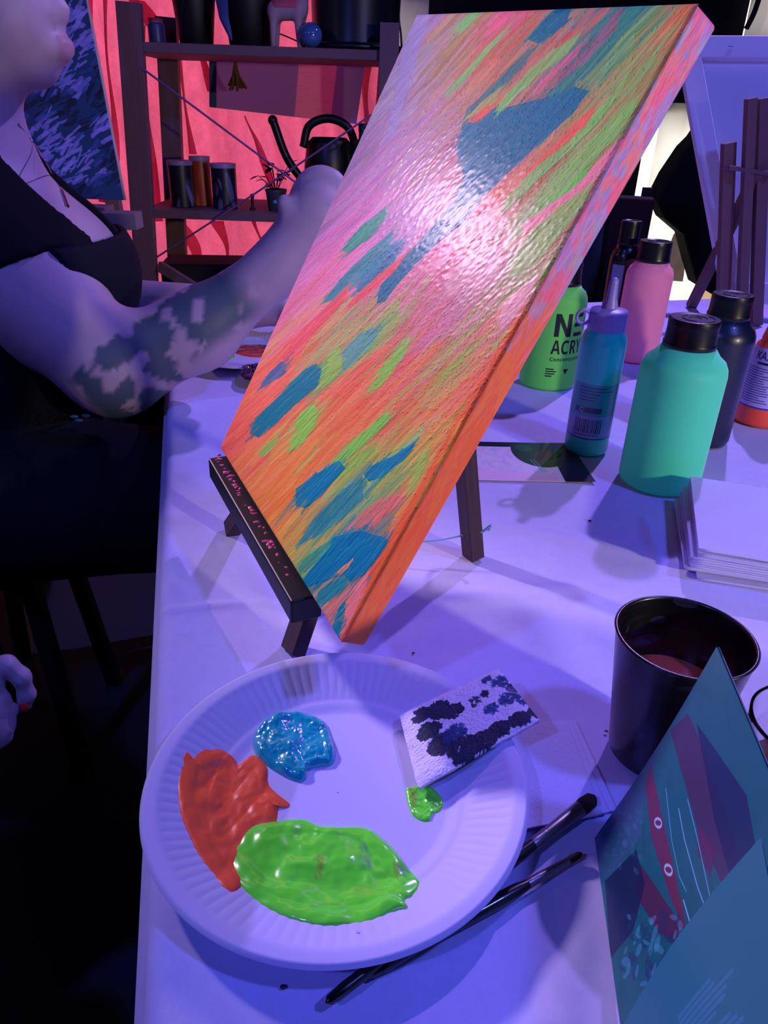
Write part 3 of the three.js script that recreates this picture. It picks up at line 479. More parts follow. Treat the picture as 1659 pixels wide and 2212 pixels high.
// ---------------------------------------------------------------- painted sponge on the plate's rim, napkins beside it
{
  const q = [[864, 1541, 0.016], [1075, 1440, 0.033], [1162, 1550, 0.034], [903, 1696, 0.016]].map(([x, y, h]) => tab(x, y, h));
  const o = q[0], ex = q[1].clone().sub(o), ey = q[3].clone().sub(o), nn = ey.clone().cross(ex).normalize();
  const inv = (px, py) => { const d = onPlane(px, py, o, nn).sub(o), xx = ex.dot(ex), yy = ey.dot(ey), xy = ex.dot(ey), a = d.dot(ex), b = d.dot(ey), D = xx * yy - xy * xy; return [(a * yy - b * xy) / D, (b * xx - a * xy) / D]; };
  const tex = canvasTex(512, 384, (x, w, h) => {
    x.fillStyle = '#d8d6f0'; x.fillRect(0, 0, w, h);  // white sponge base painted with the violet cast of the lamps
    const blot = (px, py, r, n, dark, a) => { const [u, v] = inv(px, py); for (let i = 0; i < n * 2; i++) { const an = rr(0, 6.3), d = r * 1.7 * Math.sqrt(rnd()); x.fillStyle = css(jit3(dark, 10), a); x.beginPath(); x.ellipse(u * w + Math.cos(an) * d, v * h + Math.sin(an) * d * 0.8, rr(5, 17), rr(3, 10), rr(0, 3), 0, 7); x.fill(); } };
    for (let i = 0; i < 120; i++) { x.fillStyle = css([204, 200, 236], 0.25); x.beginPath(); x.ellipse(rnd() * w, rnd() * h, rr(5, 30), rr(2, 6), rr(0, 3), 0, 7); x.fill(); }
    const D = [10, 30, 66], E = [24, 60, 118];
    blot(910, 1545, 26, 60, D, 0.8); blot(945, 1535, 34, 90, D, 0.85); blot(975, 1540, 26, 60, D, 0.85); blot(925, 1580, 30, 70, D, 0.8); blot(950, 1610, 36, 110, D, 0.8); blot(975, 1590, 30, 70, E, 0.6); blot(990, 1625, 40, 110, D, 0.85); blot(1030, 1610, 30, 80, D, 0.85);
    blot(1060, 1590, 26, 60, D, 0.8); blot(1100, 1572, 24, 60, D, 0.85); blot(1135, 1555, 22, 60, D, 0.85); blot(1085, 1520, 26, 36, E, 0.6); blot(1050, 1540, 20, 24, E, 0.55); blot(1120, 1520, 26, 40, E, 0.5); blot(1075, 1475, 26, 30, E, 0.55); blot(1100, 1490, 22, 26, D, 0.5); blot(1050, 1470, 14, 14, E, 0.6); blot(1020, 1520, 18, 10, D, 0.6); blot(1040, 1505, 10, 16, D, 0.7);
    for (let i = 0; i < 60; i++) { const [u, v] = inv(rr(890, 1150), rr(1450, 1640)); x.fillStyle = css([14, 34, 70], 0.6); x.beginPath(); x.ellipse(u * w, v * h, rr(1, 5), rr(1, 3), rr(0, 3), 0, 7); x.fill(); }
  });
  const g = slab(60, 45, (u, v) => { const p = o.clone().multiplyScalar((1 - u) * (1 - v)).addScaledVector(q[1], u * (1 - v)).addScaledVector(q[2], u * v).addScaledVector(q[3], (1 - u) * v); p.addScaledVector(nn, -0.0022 + 0.0007 * fbm(u * 9, v * 7) - 0.0018 * Math.pow(2 * Math.max(Math.abs(u - 0.5), Math.abs(v - 0.5)), 8)); return [p.x, p.y, p.z]; }, 0.0042);
  const uvA = g.attributes.uv; for (let i = 0; i < uvA.count; i++) uvA.setY(i, 1 - uvA.getY(i));
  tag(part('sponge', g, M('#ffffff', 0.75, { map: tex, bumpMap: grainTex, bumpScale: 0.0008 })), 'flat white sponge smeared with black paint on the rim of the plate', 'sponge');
  const nq = [[1100, 1572], [1241, 1562], [1330, 1756], [1090, 1800]].map(([x, y]) => tab(x, y));
  ['lowest', 'middle', 'topmost'].forEach((w, i) => {
    const f = (u, v) => { const p = nq[0].clone().multiplyScalar((1 - u) * (1 - v)).addScaledVector(nq[1], u * (1 - v)).addScaledVector(nq[2], u * v).addScaledVector(nq[3], (1 - u) * v); return [p.x - i * 0.0035 - 0.002 * v * i, TOP + CL + 0.0008 + i * 0.0013 + 0.0002 * noise(u * 6 + i, v * 6), p.z + i * 0.003]; };
    tag(part('napkin', slab(16, 16, (u, v) => f(u, 1 - v), 0.0011), M(lin(0.60, 0.59, 0.93), 0.85, { bumpMap: grainTex, bumpScale: 0.0003 })), `white square paper napkin tucked under the plate, ${w} of three`, 'napkin', 'napkins beside the plate');  // napkin white carries the violet lamplight in its colour
  });
}

// ---------------------------------------------------------------- brushes
function brush(label, tipPx, endPx, rh, rf, flat, tipMat, h0) {
  const a = tab(...tipPx), b = tab(...endPx); a.y = b.y = TOP + CL + h0; const len = a.distanceTo(b);
  const t = thing('paintbrush', label, 'paintbrush', [b.x, b.y, b.z]);
  const q = new THREE.Quaternion().setFromUnitVectors(V(0, 1, 0), a.clone().sub(b).normalize());
  const put = (g) => { g.applyQuaternion(q); return g; };
  part('handle', put(lathe([[0, 0], [rh * 0.55, 0.002], [rh * 0.75, 0.012], [rh * 0.62, len * 0.2], [rh * 0.8, len * 0.36], [rh, len * 0.58], [rh * 0.92, len * 0.66], [rf * 0.98, len * 0.72], [rf * 0.9, len * 0.74], [0, len * 0.74]], 24)), M('#05070c', 0.28, { clearcoat: 0.5 }), t);
  const fer = lathe([[rf * 0.9, len * 0.715], [rf * 1.03, len * 0.72], [rf * 1.03, len * 0.74], [rf, len * 0.745], [rf, len * 0.77], [rf * 1.04, len * 0.775], [rf * 0.98, len * 0.78], [rf * flat, len * 0.93], [0, len * 0.93]], 24);
  part('ferrule', put(fer), M('#8a8894', 0.35, { metalness: 0.9 }), t, 'scuffed metal ferrule');
  part('bristles', put(lathe([[rf * flat * 0.9, len * 0.925], [rf * flat * 1.1, len * 0.95], [rf * flat, len * 0.985], [rf * flat * 0.5, len], [0, len]], 20)), tipMat, t);
  return t;
}
brush('black-handled flat brush with brown bristles lying across the napkins', [1279, 1742], [703, 2187], 0.0042, 0.0036, 1.25, M('#2a1418', 0.8), 0.0062);
brush('thin black-handled round brush with dark tip lying against the plate', [1252, 1858], [794, 2122], 0.0040, 0.0026, 0.75, M('#07090d', 0.8), 0.0042);

// ---------------------------------------------------------------- paint bottles
function fixV(g, h) { const p = g.attributes.position, u = g.attributes.uv; for (let i = 0; i < p.count; i++) u.setY(i, p.getY(i) / h); return g; }
function bottle(name, label, c, r, hs, hc0, hc1, rc, bodyMat, opt = {}) {
  const t = thing(name, label, 'bottle', [c[0], TOP + CL, c[1]], 0, opt.group);
  const face = Math.atan2(-c[0], -c[1]);                    // towards the camera
  const tr = opt.taper ?? 0;
  const g = fixV(lathe([[0, 0.002], [r * 0.86, 0.0], [r * 0.95, 0.0012], [r, 0.006], [r * (1 - tr * 0.5), hs * 0.5], [r * (1 - tr), hs - 0.016], [r * (0.975 - tr), hs - 0.009], [r * (0.9 - tr), hs - 0.002], [r * (0.76 - tr), hs + 0.003], [rc * 0.98, hc0], [0, hc0]], 72), hs); g.rotateY(face + Math.PI + (opt.turn ?? 0));
  part('body', g, bodyMat, t);
  if (!opt.nozzle) {
    const cp = [[rc, hc0 - 0.004], [rc * 1.06, hc0 - 0.003], [rc * 1.06, hc0 + 0.002], [rc * 1.02, hc0 + 0.003], [rc, hc1 - 0.009], [rc * 1.01, hc1 - 0.008], [rc * 1.01, hc1 - 0.0012], [rc * 0.97, hc1], [rc * 0.86, hc1], [rc * 0.84, hc1 - 0.0008], [0, hc1 - 0.0008]];
    const cap = part('cap', lathe(cp, 56), M('#04060b', 0.32), t, 'black flip-top cap');
    const ring = []; for (const a of [0.25, 0.5, 0.75]) { const to = new THREE.TorusGeometry(rc * a, 0.0006, 6, 30, a === 0.5 ? 4.5 : 2.2); to.rotateX(Math.PI / 2); to.rotateY(a * 9); to.translate(0, hc1 - 0.0006, 0); ring.push(to); }
    part('emblem', mergeGeometries(ring), M('#1c2238', 0.3), cap, 'raised round emblem on the cap');
  } else opt.nozzle(t);
  return t;
}
const soft = (c, k) => M(c, 0.75, { transmission: k, thickness: 0, clearcoat: 0.1, clearcoatRoughness: 0.4 });   // cloudy plastic that lets light through
{
  const neo = canvasTex(1024, 560, (x, w, h) => {
    x.fillStyle = '#80ff68'; x.fillRect(0, 0, w, h); x.fillStyle = '#05060a';
    const X = 516; x.save(); x.translate(X, 104); x.scale(0.82, 0.68);
    x.beginPath(); x.moveTo(0, 190); x.lineTo(0, 0); x.lineTo(34, 0); x.lineTo(84, 120); x.lineTo(84, 0); x.lineTo(116, 0); x.lineTo(116, 190); x.lineTo(84, 190); x.lineTo(32, 68); x.lineTo(32, 190); x.fill();
    for (const y of [0, 78, 158]) x.fillRect(140, y, 84, 32); x.lineWidth = 32; x.strokeStyle = '#05060a'; x.beginPath(); x.ellipse(304, 95, 46, 79, 0, 0, 7); x.stroke(); x.restore();
    x.font = 'bold 112px sans-serif'; x.save(); x.translate(X - 6, 334); x.scale(0.72, 1); x.fillText('ACRYL', 0, 0); x.restore();
    x.font = 'bold 31px sans-serif'; x.fillText('Concentrated', X - 6, 376);
    for (let i = 0; i < 4; i++) x.fillRect(X - 20, 420 + i * 14, [46, 60, 52, 38][i], 7); x.beginPath(); x.moveTo(X + 80, 424); x.lineTo(X + 116, 424); x.lineTo(X + 98, 456); x.fill();
  });
  bottle('paint_bottle', 'neon green paint bottle lettered NEO ACRYL behind the painting', [0.2508, -1.137], 0.0437, 0.146, 0.1575, 0.187, 0.029, M('#ffffff', 0.75, { map: neo, transmission: 0.4, thickness: 0, clearcoat: 0.15, clearcoatRoughness: 0.4 }), { turn: 0 });
  bottle('paint_bottle', 'neon pink paint bottle with black cap behind the nozzle bottle', [0.4325, -1.2917], 0.0385, 0.157, 0.1685, 0.1975, 0.0262, soft('#ff9eb2', 0.25));
  bottle('paint_bottle', 'large sea-green paint bottle with black cap beside the card stack', [0.3208, -0.7888], 0.0457, 0.1486, 0.1635, 0.1908, 0.0262, soft('#52ffc8', 0.3));
  const dk = tab(1506, 950); bottle('paint_bottle', 'dark navy paint bottle standing behind the large sea-green one', [dk.x, dk.z], 0.038, 0.152, 0.165, 0.19, 0.024, M('#06152e', 0.35, { clearcoat: 0.3 }));
  const bk = tab(1316, 752); bottle('paint_bottle', 'black bottle with a pale label between the green and pink bottles', [bk.x, bk.z], 0.026, 0.17, 0.185, 0.22, 0.017, M('#ffffff', 0.3, { clearcoat: 0.4, map: canvasTex(256, 256, (x) => { x.fillStyle = '#06070b'; x.fillRect(0, 0, 256, 256); x.fillStyle = '#8a86b0'; x.fillRect(96, 30, 34, 150); }) }));
  // squeeze bottle
  const lab = canvasTex(1024, 1024, (x, w, h) => {
    x.fillStyle = '#10d8c4'; x.fillRect(0, 0, w, h);
    x.fillStyle = '#1a98a8'; x.fillRect(300, 395, 480, 270); x.fillStyle = '#7a8fd8'; x.fillRect(300, 665, 480, 190); x.fillStyle = '#1b3f86'; x.fillRect(300, 855, 480, 12);
    x.fillStyle = '#15356f'; for (let i = 0; i < 5; i++) x.fillRect(380, 420 + i * 26, rr(120, 260), 9); x.fillRect(360, 590, 210, 46); x.strokeStyle = '#9fb0e8'; x.lineWidth = 7; x.beginPath(); x.ellipse(420, 613, 17, 15, 0, 0.6, 5.7); x.stroke();
    x.fillStyle = '#12224e'; let u = 380; while (u < 580) { const q = rr(3, 11); x.fillRect(u, 690, q, 120); u += q + rr(4, 9); } for (let i = 0; i < 12; i++) x.fillRect(384 + i * 16, 822, 9, 12);
  });
  bottle('squeeze_bottle', 'slim blue squeeze bottle with violet nozzle and barcode label', [0.2542, -0.875], 0.0268, 0.152, 0.1585, 0.18, 0.0216, M('#ffffff', 0.4, { map: lab, clearcoat: 0.4, clearcoatRoughness: 0.2 }), {
    turn: 0.1, nozzle: (t) => {
      const m = M(lin(0.25, 0.22, 0.55), 0.4);
      part('collar', lathe([[0.021, 0.153], [0.0222, 0.155], [0.0222, 0.172], [0.021, 0.177], [0.008, 0.1795], [0, 0.1795]], 48), m, t, 'violet screw collar');
      part('nozzle', lathe([[0.0095, 0.178], [0.0088, 0.183], [0.0062, 0.19], [0.0052, 0.207], [0.0046, 0.211], [0.0025, 0.213], [0, 0.2132]], 32), m, t, 'violet pouring nozzle');
      const strap = new THREE.TorusGeometry(0.008, 0.002, 8, 24); strap.translate(-0.029, 0.168, 0.002); part('cap_loop', strap, m, t, 'violet hanging cap loop');
    },
  });
  const kas = canvasTex(1024, 512, (x, w, h) => {
    x.fillStyle = '#ff5a3c'; x.fillRect(0, 0, w, h); x.fillStyle = '#b8b0f0'; x.fillRect(240, 20, 560, 372);
    x.fillStyle = '#171b4a'; x.font = 'bold 66px sans-serif'; x.fillText('KAS', 372, 88); x.fillRect(400, 104, 96, 14); x.fillStyle = '#3a3a80'; for (let i = 0; i < 15; i++) x.fillRect(300, 140 + i * 15, rr(150, 250), 5); x.fillStyle = '#4a44a0'; x.fillRect(240, 380, 560, 12);
  });
  const kp = [0.5283, -1.0009];
  bottle('paint_bottle', 'orange paint bottle with a violet label lettered KAS and pointed cap', kp, 0.0345, 0.112, 0.116, 0.12, 0.0225, M('#ffffff', 0.4, { map: kas }), {
    taper: 0.12, turn: 0.0, nozzle: (t) => { part('cone_cap', lathe([[0.0232, 0.113], [0.0232, 0.118], [0.0125, 0.166], [0.0095, 0.168], [0, 0.168]], 40), M('#ff5a38', 0.4), t, 'orange conical cap'); part('tip', lathe([[0.0085, 0.167], [0.0085, 0.172], [0.006, 0.178], [0, 0.179]], 24), M(lin(0.2, 0.18, 0.5), 0.4), t, 'violet tip'); },
  });
}

// ---------------------------------------------------------------- water cup
{
  const c = [0.1865, -0.364], t = thing('water_cup', 'black plastic cup of orange rinse water beside the standing card', 'cup', [c[0], TOP + CL, c[1]]);
  const r0 = 0.0295, r1 = 0.041, h = 0.0975, rat = (y) => lerp(r0, r1, y / h);
  const splash = canvasTex(512, 512, (x, w) => { x.fillStyle = '#04060b'; x.fillRect(0, 0, w, w); for (let i = 0; i < 240; i++) { x.fillStyle = css(rnd() < 0.6 ? [18, 44, 70] : rnd() < 0.5 ? [40, 18, 40] : [90, 96, 140], rr(0.08, 0.35)); x.beginPath(); x.ellipse(rnd() * w, rnd() * w, rr(3, 26), rr(3, 22), rnd() * 3, 0, 7); x.fill(); } });
  part('cup_wall', fixV(lathe([[0, 0.0], [r0 * 0.9, 0], [r0, 0.003], [rat(h * 0.5), h * 0.5], [r1, h - 0.002], [r1 + 0.0012, h], [r1 - 0.0006, h + 0.0008], [r1 - 0.0018, h - 0.001], [rat(h * 0.4) - 0.0018, h * 0.4], [r0 - 0.001, 0.004], [0, 0.004]], 80), h), M('#ffffff', 0.32, { map: splash, clearcoat: 0.4, clearcoatRoughness: 0.2 }), t);
  part('rinse_water', lathe([[0, 0.055], [rat(0.055) - 0.0022, 0.055], [rat(0.05) - 0.0022, 0.05], [0, 0.05]], 60), M('#f0684c', 0.15), t, 'cloudy orange rinse water');
}

// ---------------------------------------------------------------- standing card, glass, napkin stack, loose print
{
  const p0 = tab(1285, 1812, CL), p2 = at(1548, 1400, 0.30), dn = tab(1340, 2212, CL).sub(p0).setY(0).normalize(), L = 0.21;
  const tex = canvasTex(768, 1024, (x, w, h) => {             // u runs towards the camera, v up the card
    const inv = (px, py) => { const e = p2.clone().sub(p0), nn = dn.clone().cross(e).normalize(), d = onPlane(px, py, p0, nn).sub(p0), v = d.dot(e) / e.dot(e); return [(d.clone().addScaledVector(e, -v).dot(dn)) / L * w, (1 - v) * h]; };
    const poly = (pts, c, a = 1) => { x.fillStyle = css(hexRGB(c), a); x.beginPath(); pts.forEach(([m, n], i) => { const q = inv(m, n); i ? x.lineTo(...q) : x.moveTo(...q); }); x.closePath(); x.fill(); };
    const ln = (pts, c, lw, a = 1) => { x.strokeStyle = css(hexRGB(c), a); x.lineWidth = lw; x.lineCap = 'round'; x.beginPath(); pts.forEach(([m, n], i) => { const q = inv(m, n); i ? x.lineTo(...q) : x.moveTo(...q); }); x.stroke(); };
    x.fillStyle = '#065c68'; x.fillRect(0, 0, w, h);
    for (let i = 0; i < 300; i++) { x.fillStyle = css(jit3([8, 84, 96], 12), 0.3); x.beginPath(); x.ellipse(rnd() * w, rnd() * h, rr(10, 60), rr(4, 20), rr(0, 3), 0, 7); x.fill(); }
    poly([[1480, 1540], [1440, 1580], [1500, 1780], [1560, 1900], [1620, 1900], [1560, 1720], [1510, 1600]], '#4a2248', 0.8); poly([[1500, 1560], [1620, 1700], [1659, 1900], [1600, 1960], [1540, 1760]], '#0c1c48', 0.8); poly([[1500, 1770], [1540, 1820], [1530, 1880], [1500, 1830]], '#5a1f4a', 0.8);
    poly([[1398, 1650], [1385, 1690], [1400, 1800], [1440, 1920], [1480, 2010], [1470, 1950], [1440, 1830], [1418, 1740]], '#6a2444', 0.9); poly([[1380, 1860], [1430, 1930], [1480, 2000], [1490, 2040], [1420, 2000], [1370, 1920]], '#521c44', 0.85);
    poly([[1285, 1812], [1350, 1720], [1385, 1690], [1380, 1800], [1330, 1880], [1300, 1900]], '#33517a', 0.7); poly([[1310, 1900], [1370, 1830], [1390, 1900], [1370, 2000], [1330, 2060]], '#141844', 0.8);
    ln([[1458, 1740], [1470, 1800], [1500, 1900], [1520, 1950]], '#6aa8c8', 5); ln([[1478, 1720], [1500, 1800], [1530, 1930]], '#6aa8c8', 4); ln([[1430, 1700], [1442, 1800], [1460, 1880], [1475, 1910]], '#5a98c0', 4); ln([[1470, 1930], [1492, 2000]], '#8ab8d8', 5);
    for (const [m, n] of [[1414, 1772], [1437, 1868]]) { const a = inv(m, n); x.strokeStyle = '#9ab8d8'; x.lineWidth = 6; x.beginPath(); x.ellipse(a[0], a[1], 9, 20, 0.4, 0, 7); x.stroke(); }
    for (let i = 0; i < 70; i++) { const a = inv(rr(1350, 1470), rr(1960, 2110)); x.fillStyle = css(rnd() < 0.5 ? [80, 150, 180] : [20, 50, 90], 0.5); x.beginPath(); x.ellipse(a[0], a[1], rr(3, 9), rr(8, 30), rr(-0.4, 0.6), 0, 7); x.fill(); }
    for (let i = 0; i < 40; i++) { const a = inv(rr(1300, 1380), rr(1740, 1880)); x.fillStyle = css([90, 120, 160], 0.25); x.beginPath(); x.ellipse(a[0], a[1], rr(3, 8), rr(5, 20), 0.4, 0, 7); x.fill(); }
  });
  const t = thing('greeting_card', 'glossy dark teal card with red pattern standing open before the cup', 'card');
  const leaf = (dx, dz, bend, uu) => slab(30, 24, (u, v) => { const p = p0.clone().addScaledVector(dn, u * L * uu).addScaledVector(p2.clone().sub(p0), v); const s = bend * Math.sin(Math.PI * v) * (0.4 + u); return [p.x + s + dx * u, p.y + 0.0006, p.z + dz * u]; }, 0.0006);
  part('leaf', leaf(0, 0, 0.006, 1), M('#ffffff', 0.35, { map: tex, clearcoat: 0.3, clearcoatRoughness: 0.2 }), t, 'printed leaf with red and teal shapes');
  part('leaf', slab(20, 12, (u, v) => { const p = p0.clone().addScaledVector(dn, u * L).addScaledVector(p2.clone().sub(p0), v); return [p.x + 0.072 * (1 - v) + 0.001, p.y + 0.0008, p.z]; }, 0.0006), M('#123a56', 0.4), t, 'plain back leaf');
  // loose inner sheet lying against the front of the card
  const ee = p2.clone().sub(p0), fn = dn.clone().cross(ee).normalize(); if (fn.x > 0) fn.negate();
  const luv = (px, py) => { const d = onPlane(px, py, p0.clone().addScaledVector(fn, 0.005), fn).sub(p0), v = d.dot(ee) / ee.dot(ee); return [d.addScaledVector(ee, -v).dot(dn) / L, v]; };
  const c4 = [luv(1352, 2212), luv(1662, 1784), [1.0, luv(1662, 1784)[1] * 0.8], [1.0, 0.02]]; c4[0][1] = Math.max(c4[0][1], 0.02);
  const inner = canvasTex(512, 512, (x, w) => { x.fillStyle = '#1c6a80'; x.fillRect(0, 0, w, w); for (let i = 0; i < 30; i++) { x.fillStyle = css([110, 140, 220], 0.25); x.fillRect(230 + rr(-12, 12), 60 + i * 11, rr(60, 190), 8); } });
  part('inner_sheet', slab(24, 24, (u, v) => { const q = [0, 1].map((i) => c4[0][i] * (1 - u) * (1 - v) + c4[1][i] * u * (1 - v) + c4[2][i] * u * v + c4[3][i] * (1 - u) * v); const p = p0.clone().addScaledVector(dn, q[0] * L).addScaledVector(ee, q[1]).addScaledVector(fn, 0.004 + 0.004 * Math.sin(Math.PI * u)); return [p.x, p.y + 0.001, p.z]; }, 0.0005), M('#ffffff', 0.45, { map: inner }), t, 'pale blue-grey inner sheet with faint print');
}
{
  const c = tab(1616, 1604, 0.075), t = thing('drinking_glass', 'clear drinking glass with a red drink behind the standing card', 'glass', [c.x + 0.033, TOP + CL, c.z]);
  part('glass_wall', lathe([[0, 0.0], [0.024, 0], [0.026, 0.004], [0.031, 0.05], [0.033, 0.086], [0.0332, 0.088], [0.0316, 0.088], [0.0294, 0.05], [0.0245, 0.008], [0, 0.007]], 64), M('#ffffff', 0.03, { transmission: 1, thickness: 0.003, ior: 1.45 }), t);
  part('drink', lathe([[0, 0.0085], [0.0238, 0.0085], [0.0285, 0.048], [0, 0.048]], 48), M('#b02a2a', 0.2), t, 'red drink');
}
{
  const N = 15, b0 = tab(1447, 1092), b1 = tab(1472, 1238), topH = 0.034, a0 = tab(1494, 1036, topH), a1 = tab(1513, 1192, topH);
  const m = [0.96, 1, 1.03].map((k) => M(lin(0.60 * k, 0.59 * k, 0.90 * k), 0.85, { bumpMap: grainTex, bumpScale: 0.0002 }));  // violet lamp cast mixed into the white of the stack
  for (let i = 0; i < N; i++) {
    const s = i / (N - 1), f = Math.pow(s, 0.8), p = b0.clone().lerp(a0, f), q = b1.clone().lerp(a1, f); p.y = q.y = TOP + CL + 0.001 + s * topH;
    const e = q.clone().sub(p), o = V(-e.z, 0, e.x).normalize().multiplyScalar(0.165), j = i === 0 ? 0.012 : rr(-0.0022, 0.0022), k = i === 0 ? 0.01 : rr(-0.003, 0.003);
    if (o.x < 0) o.negate();
    const g = slab(14, 14, (u, v) => [p.x + o.x * u + e.x * (1 - v) * 1.0 + k, p.y + 0.0003 * noise(u * 5 + i, v * 5), p.z + o.z * u + e.z * (1 - v) + j], 0.0019);
    tag(part('napkin', g, m[i % 3]), i === N - 1 ? 'white folded napkin topmost in the slanting stack beside the sea-green bottle' : i === 0 ? 'white folded napkin lowest in the slanting stack, poking out in front' : 'white folded napkin inside the slanting stack beside the sea-green bottle', 'napkin', 'stacked napkins');
  }
  const pr = [[992, 958], [1228, 962], [1286, 1046], [985, 1040]].map(([x, y]) => tab(x, y));
  const tex = canvasTex(512, 256, (x, w, h) => {
    x.fillStyle = '#e6daf0'; x.fillRect(0, 0, w, h); for (let i = 0; i < 160; i++) { x.fillStyle = css(rnd() < 0.5 ? [232, 190, 226] : [196, 190, 236], 0.3); x.beginPath(); x.ellipse(rnd() * 330, rnd() * h, rr(6, 30), rr(3, 12), rnd() * 3, 0, 7); x.fill(); }
    x.fillStyle = '#101a2c'; x.fillRect(0, 0, w, 34); x.beginPath(); x.ellipse(350, 60, 120, 110, 0.3, 0, 7); x.fill(); x.fillRect(400, 0, 112, h); x.fillStyle = '#3a1a20'; x.beginPath(); x.ellipse(370, 110, 50, 60, 0.3, 0, 7); x.fill(); x.fillStyle = '#1c4a3a'; x.beginPath(); x.ellipse(290, 40, 40, 24, 0.3, 0, 7); x.fill();
    x.strokeStyle = '#8aa0c0'; x.lineWidth = 3; for (const q of [0, 14]) { x.beginPath(); x.moveTo(300 + q, 120); x.lineTo(345 + q, 230); x.stroke(); } x.fillStyle = '#f0ccec'; x.fillRect(0, 200, 380, 56);
  });
  const g = slab(20, 12, (u, v) => { const w = 1 - v, p = pr[0].clone().multiplyScalar((1 - u) * (1 - w)).addScaledVector(pr[1], u * (1 - w)).addScaledVector(pr[2], u * w).addScaledVector(pr[3], (1 - u) * w); return [p.x, TOP + CL + 0.001 + 0.0008 * Math.pow(Math.abs(2 * u - 1), 3), p.z]; }, 0.0005);
  tag(part('photo_print', g, M('#ffffff', 0.3, { map: tex, clearcoat: 0.4 })), 'printed picture lying flat between the easel and the squeeze bottle', 'print');
}

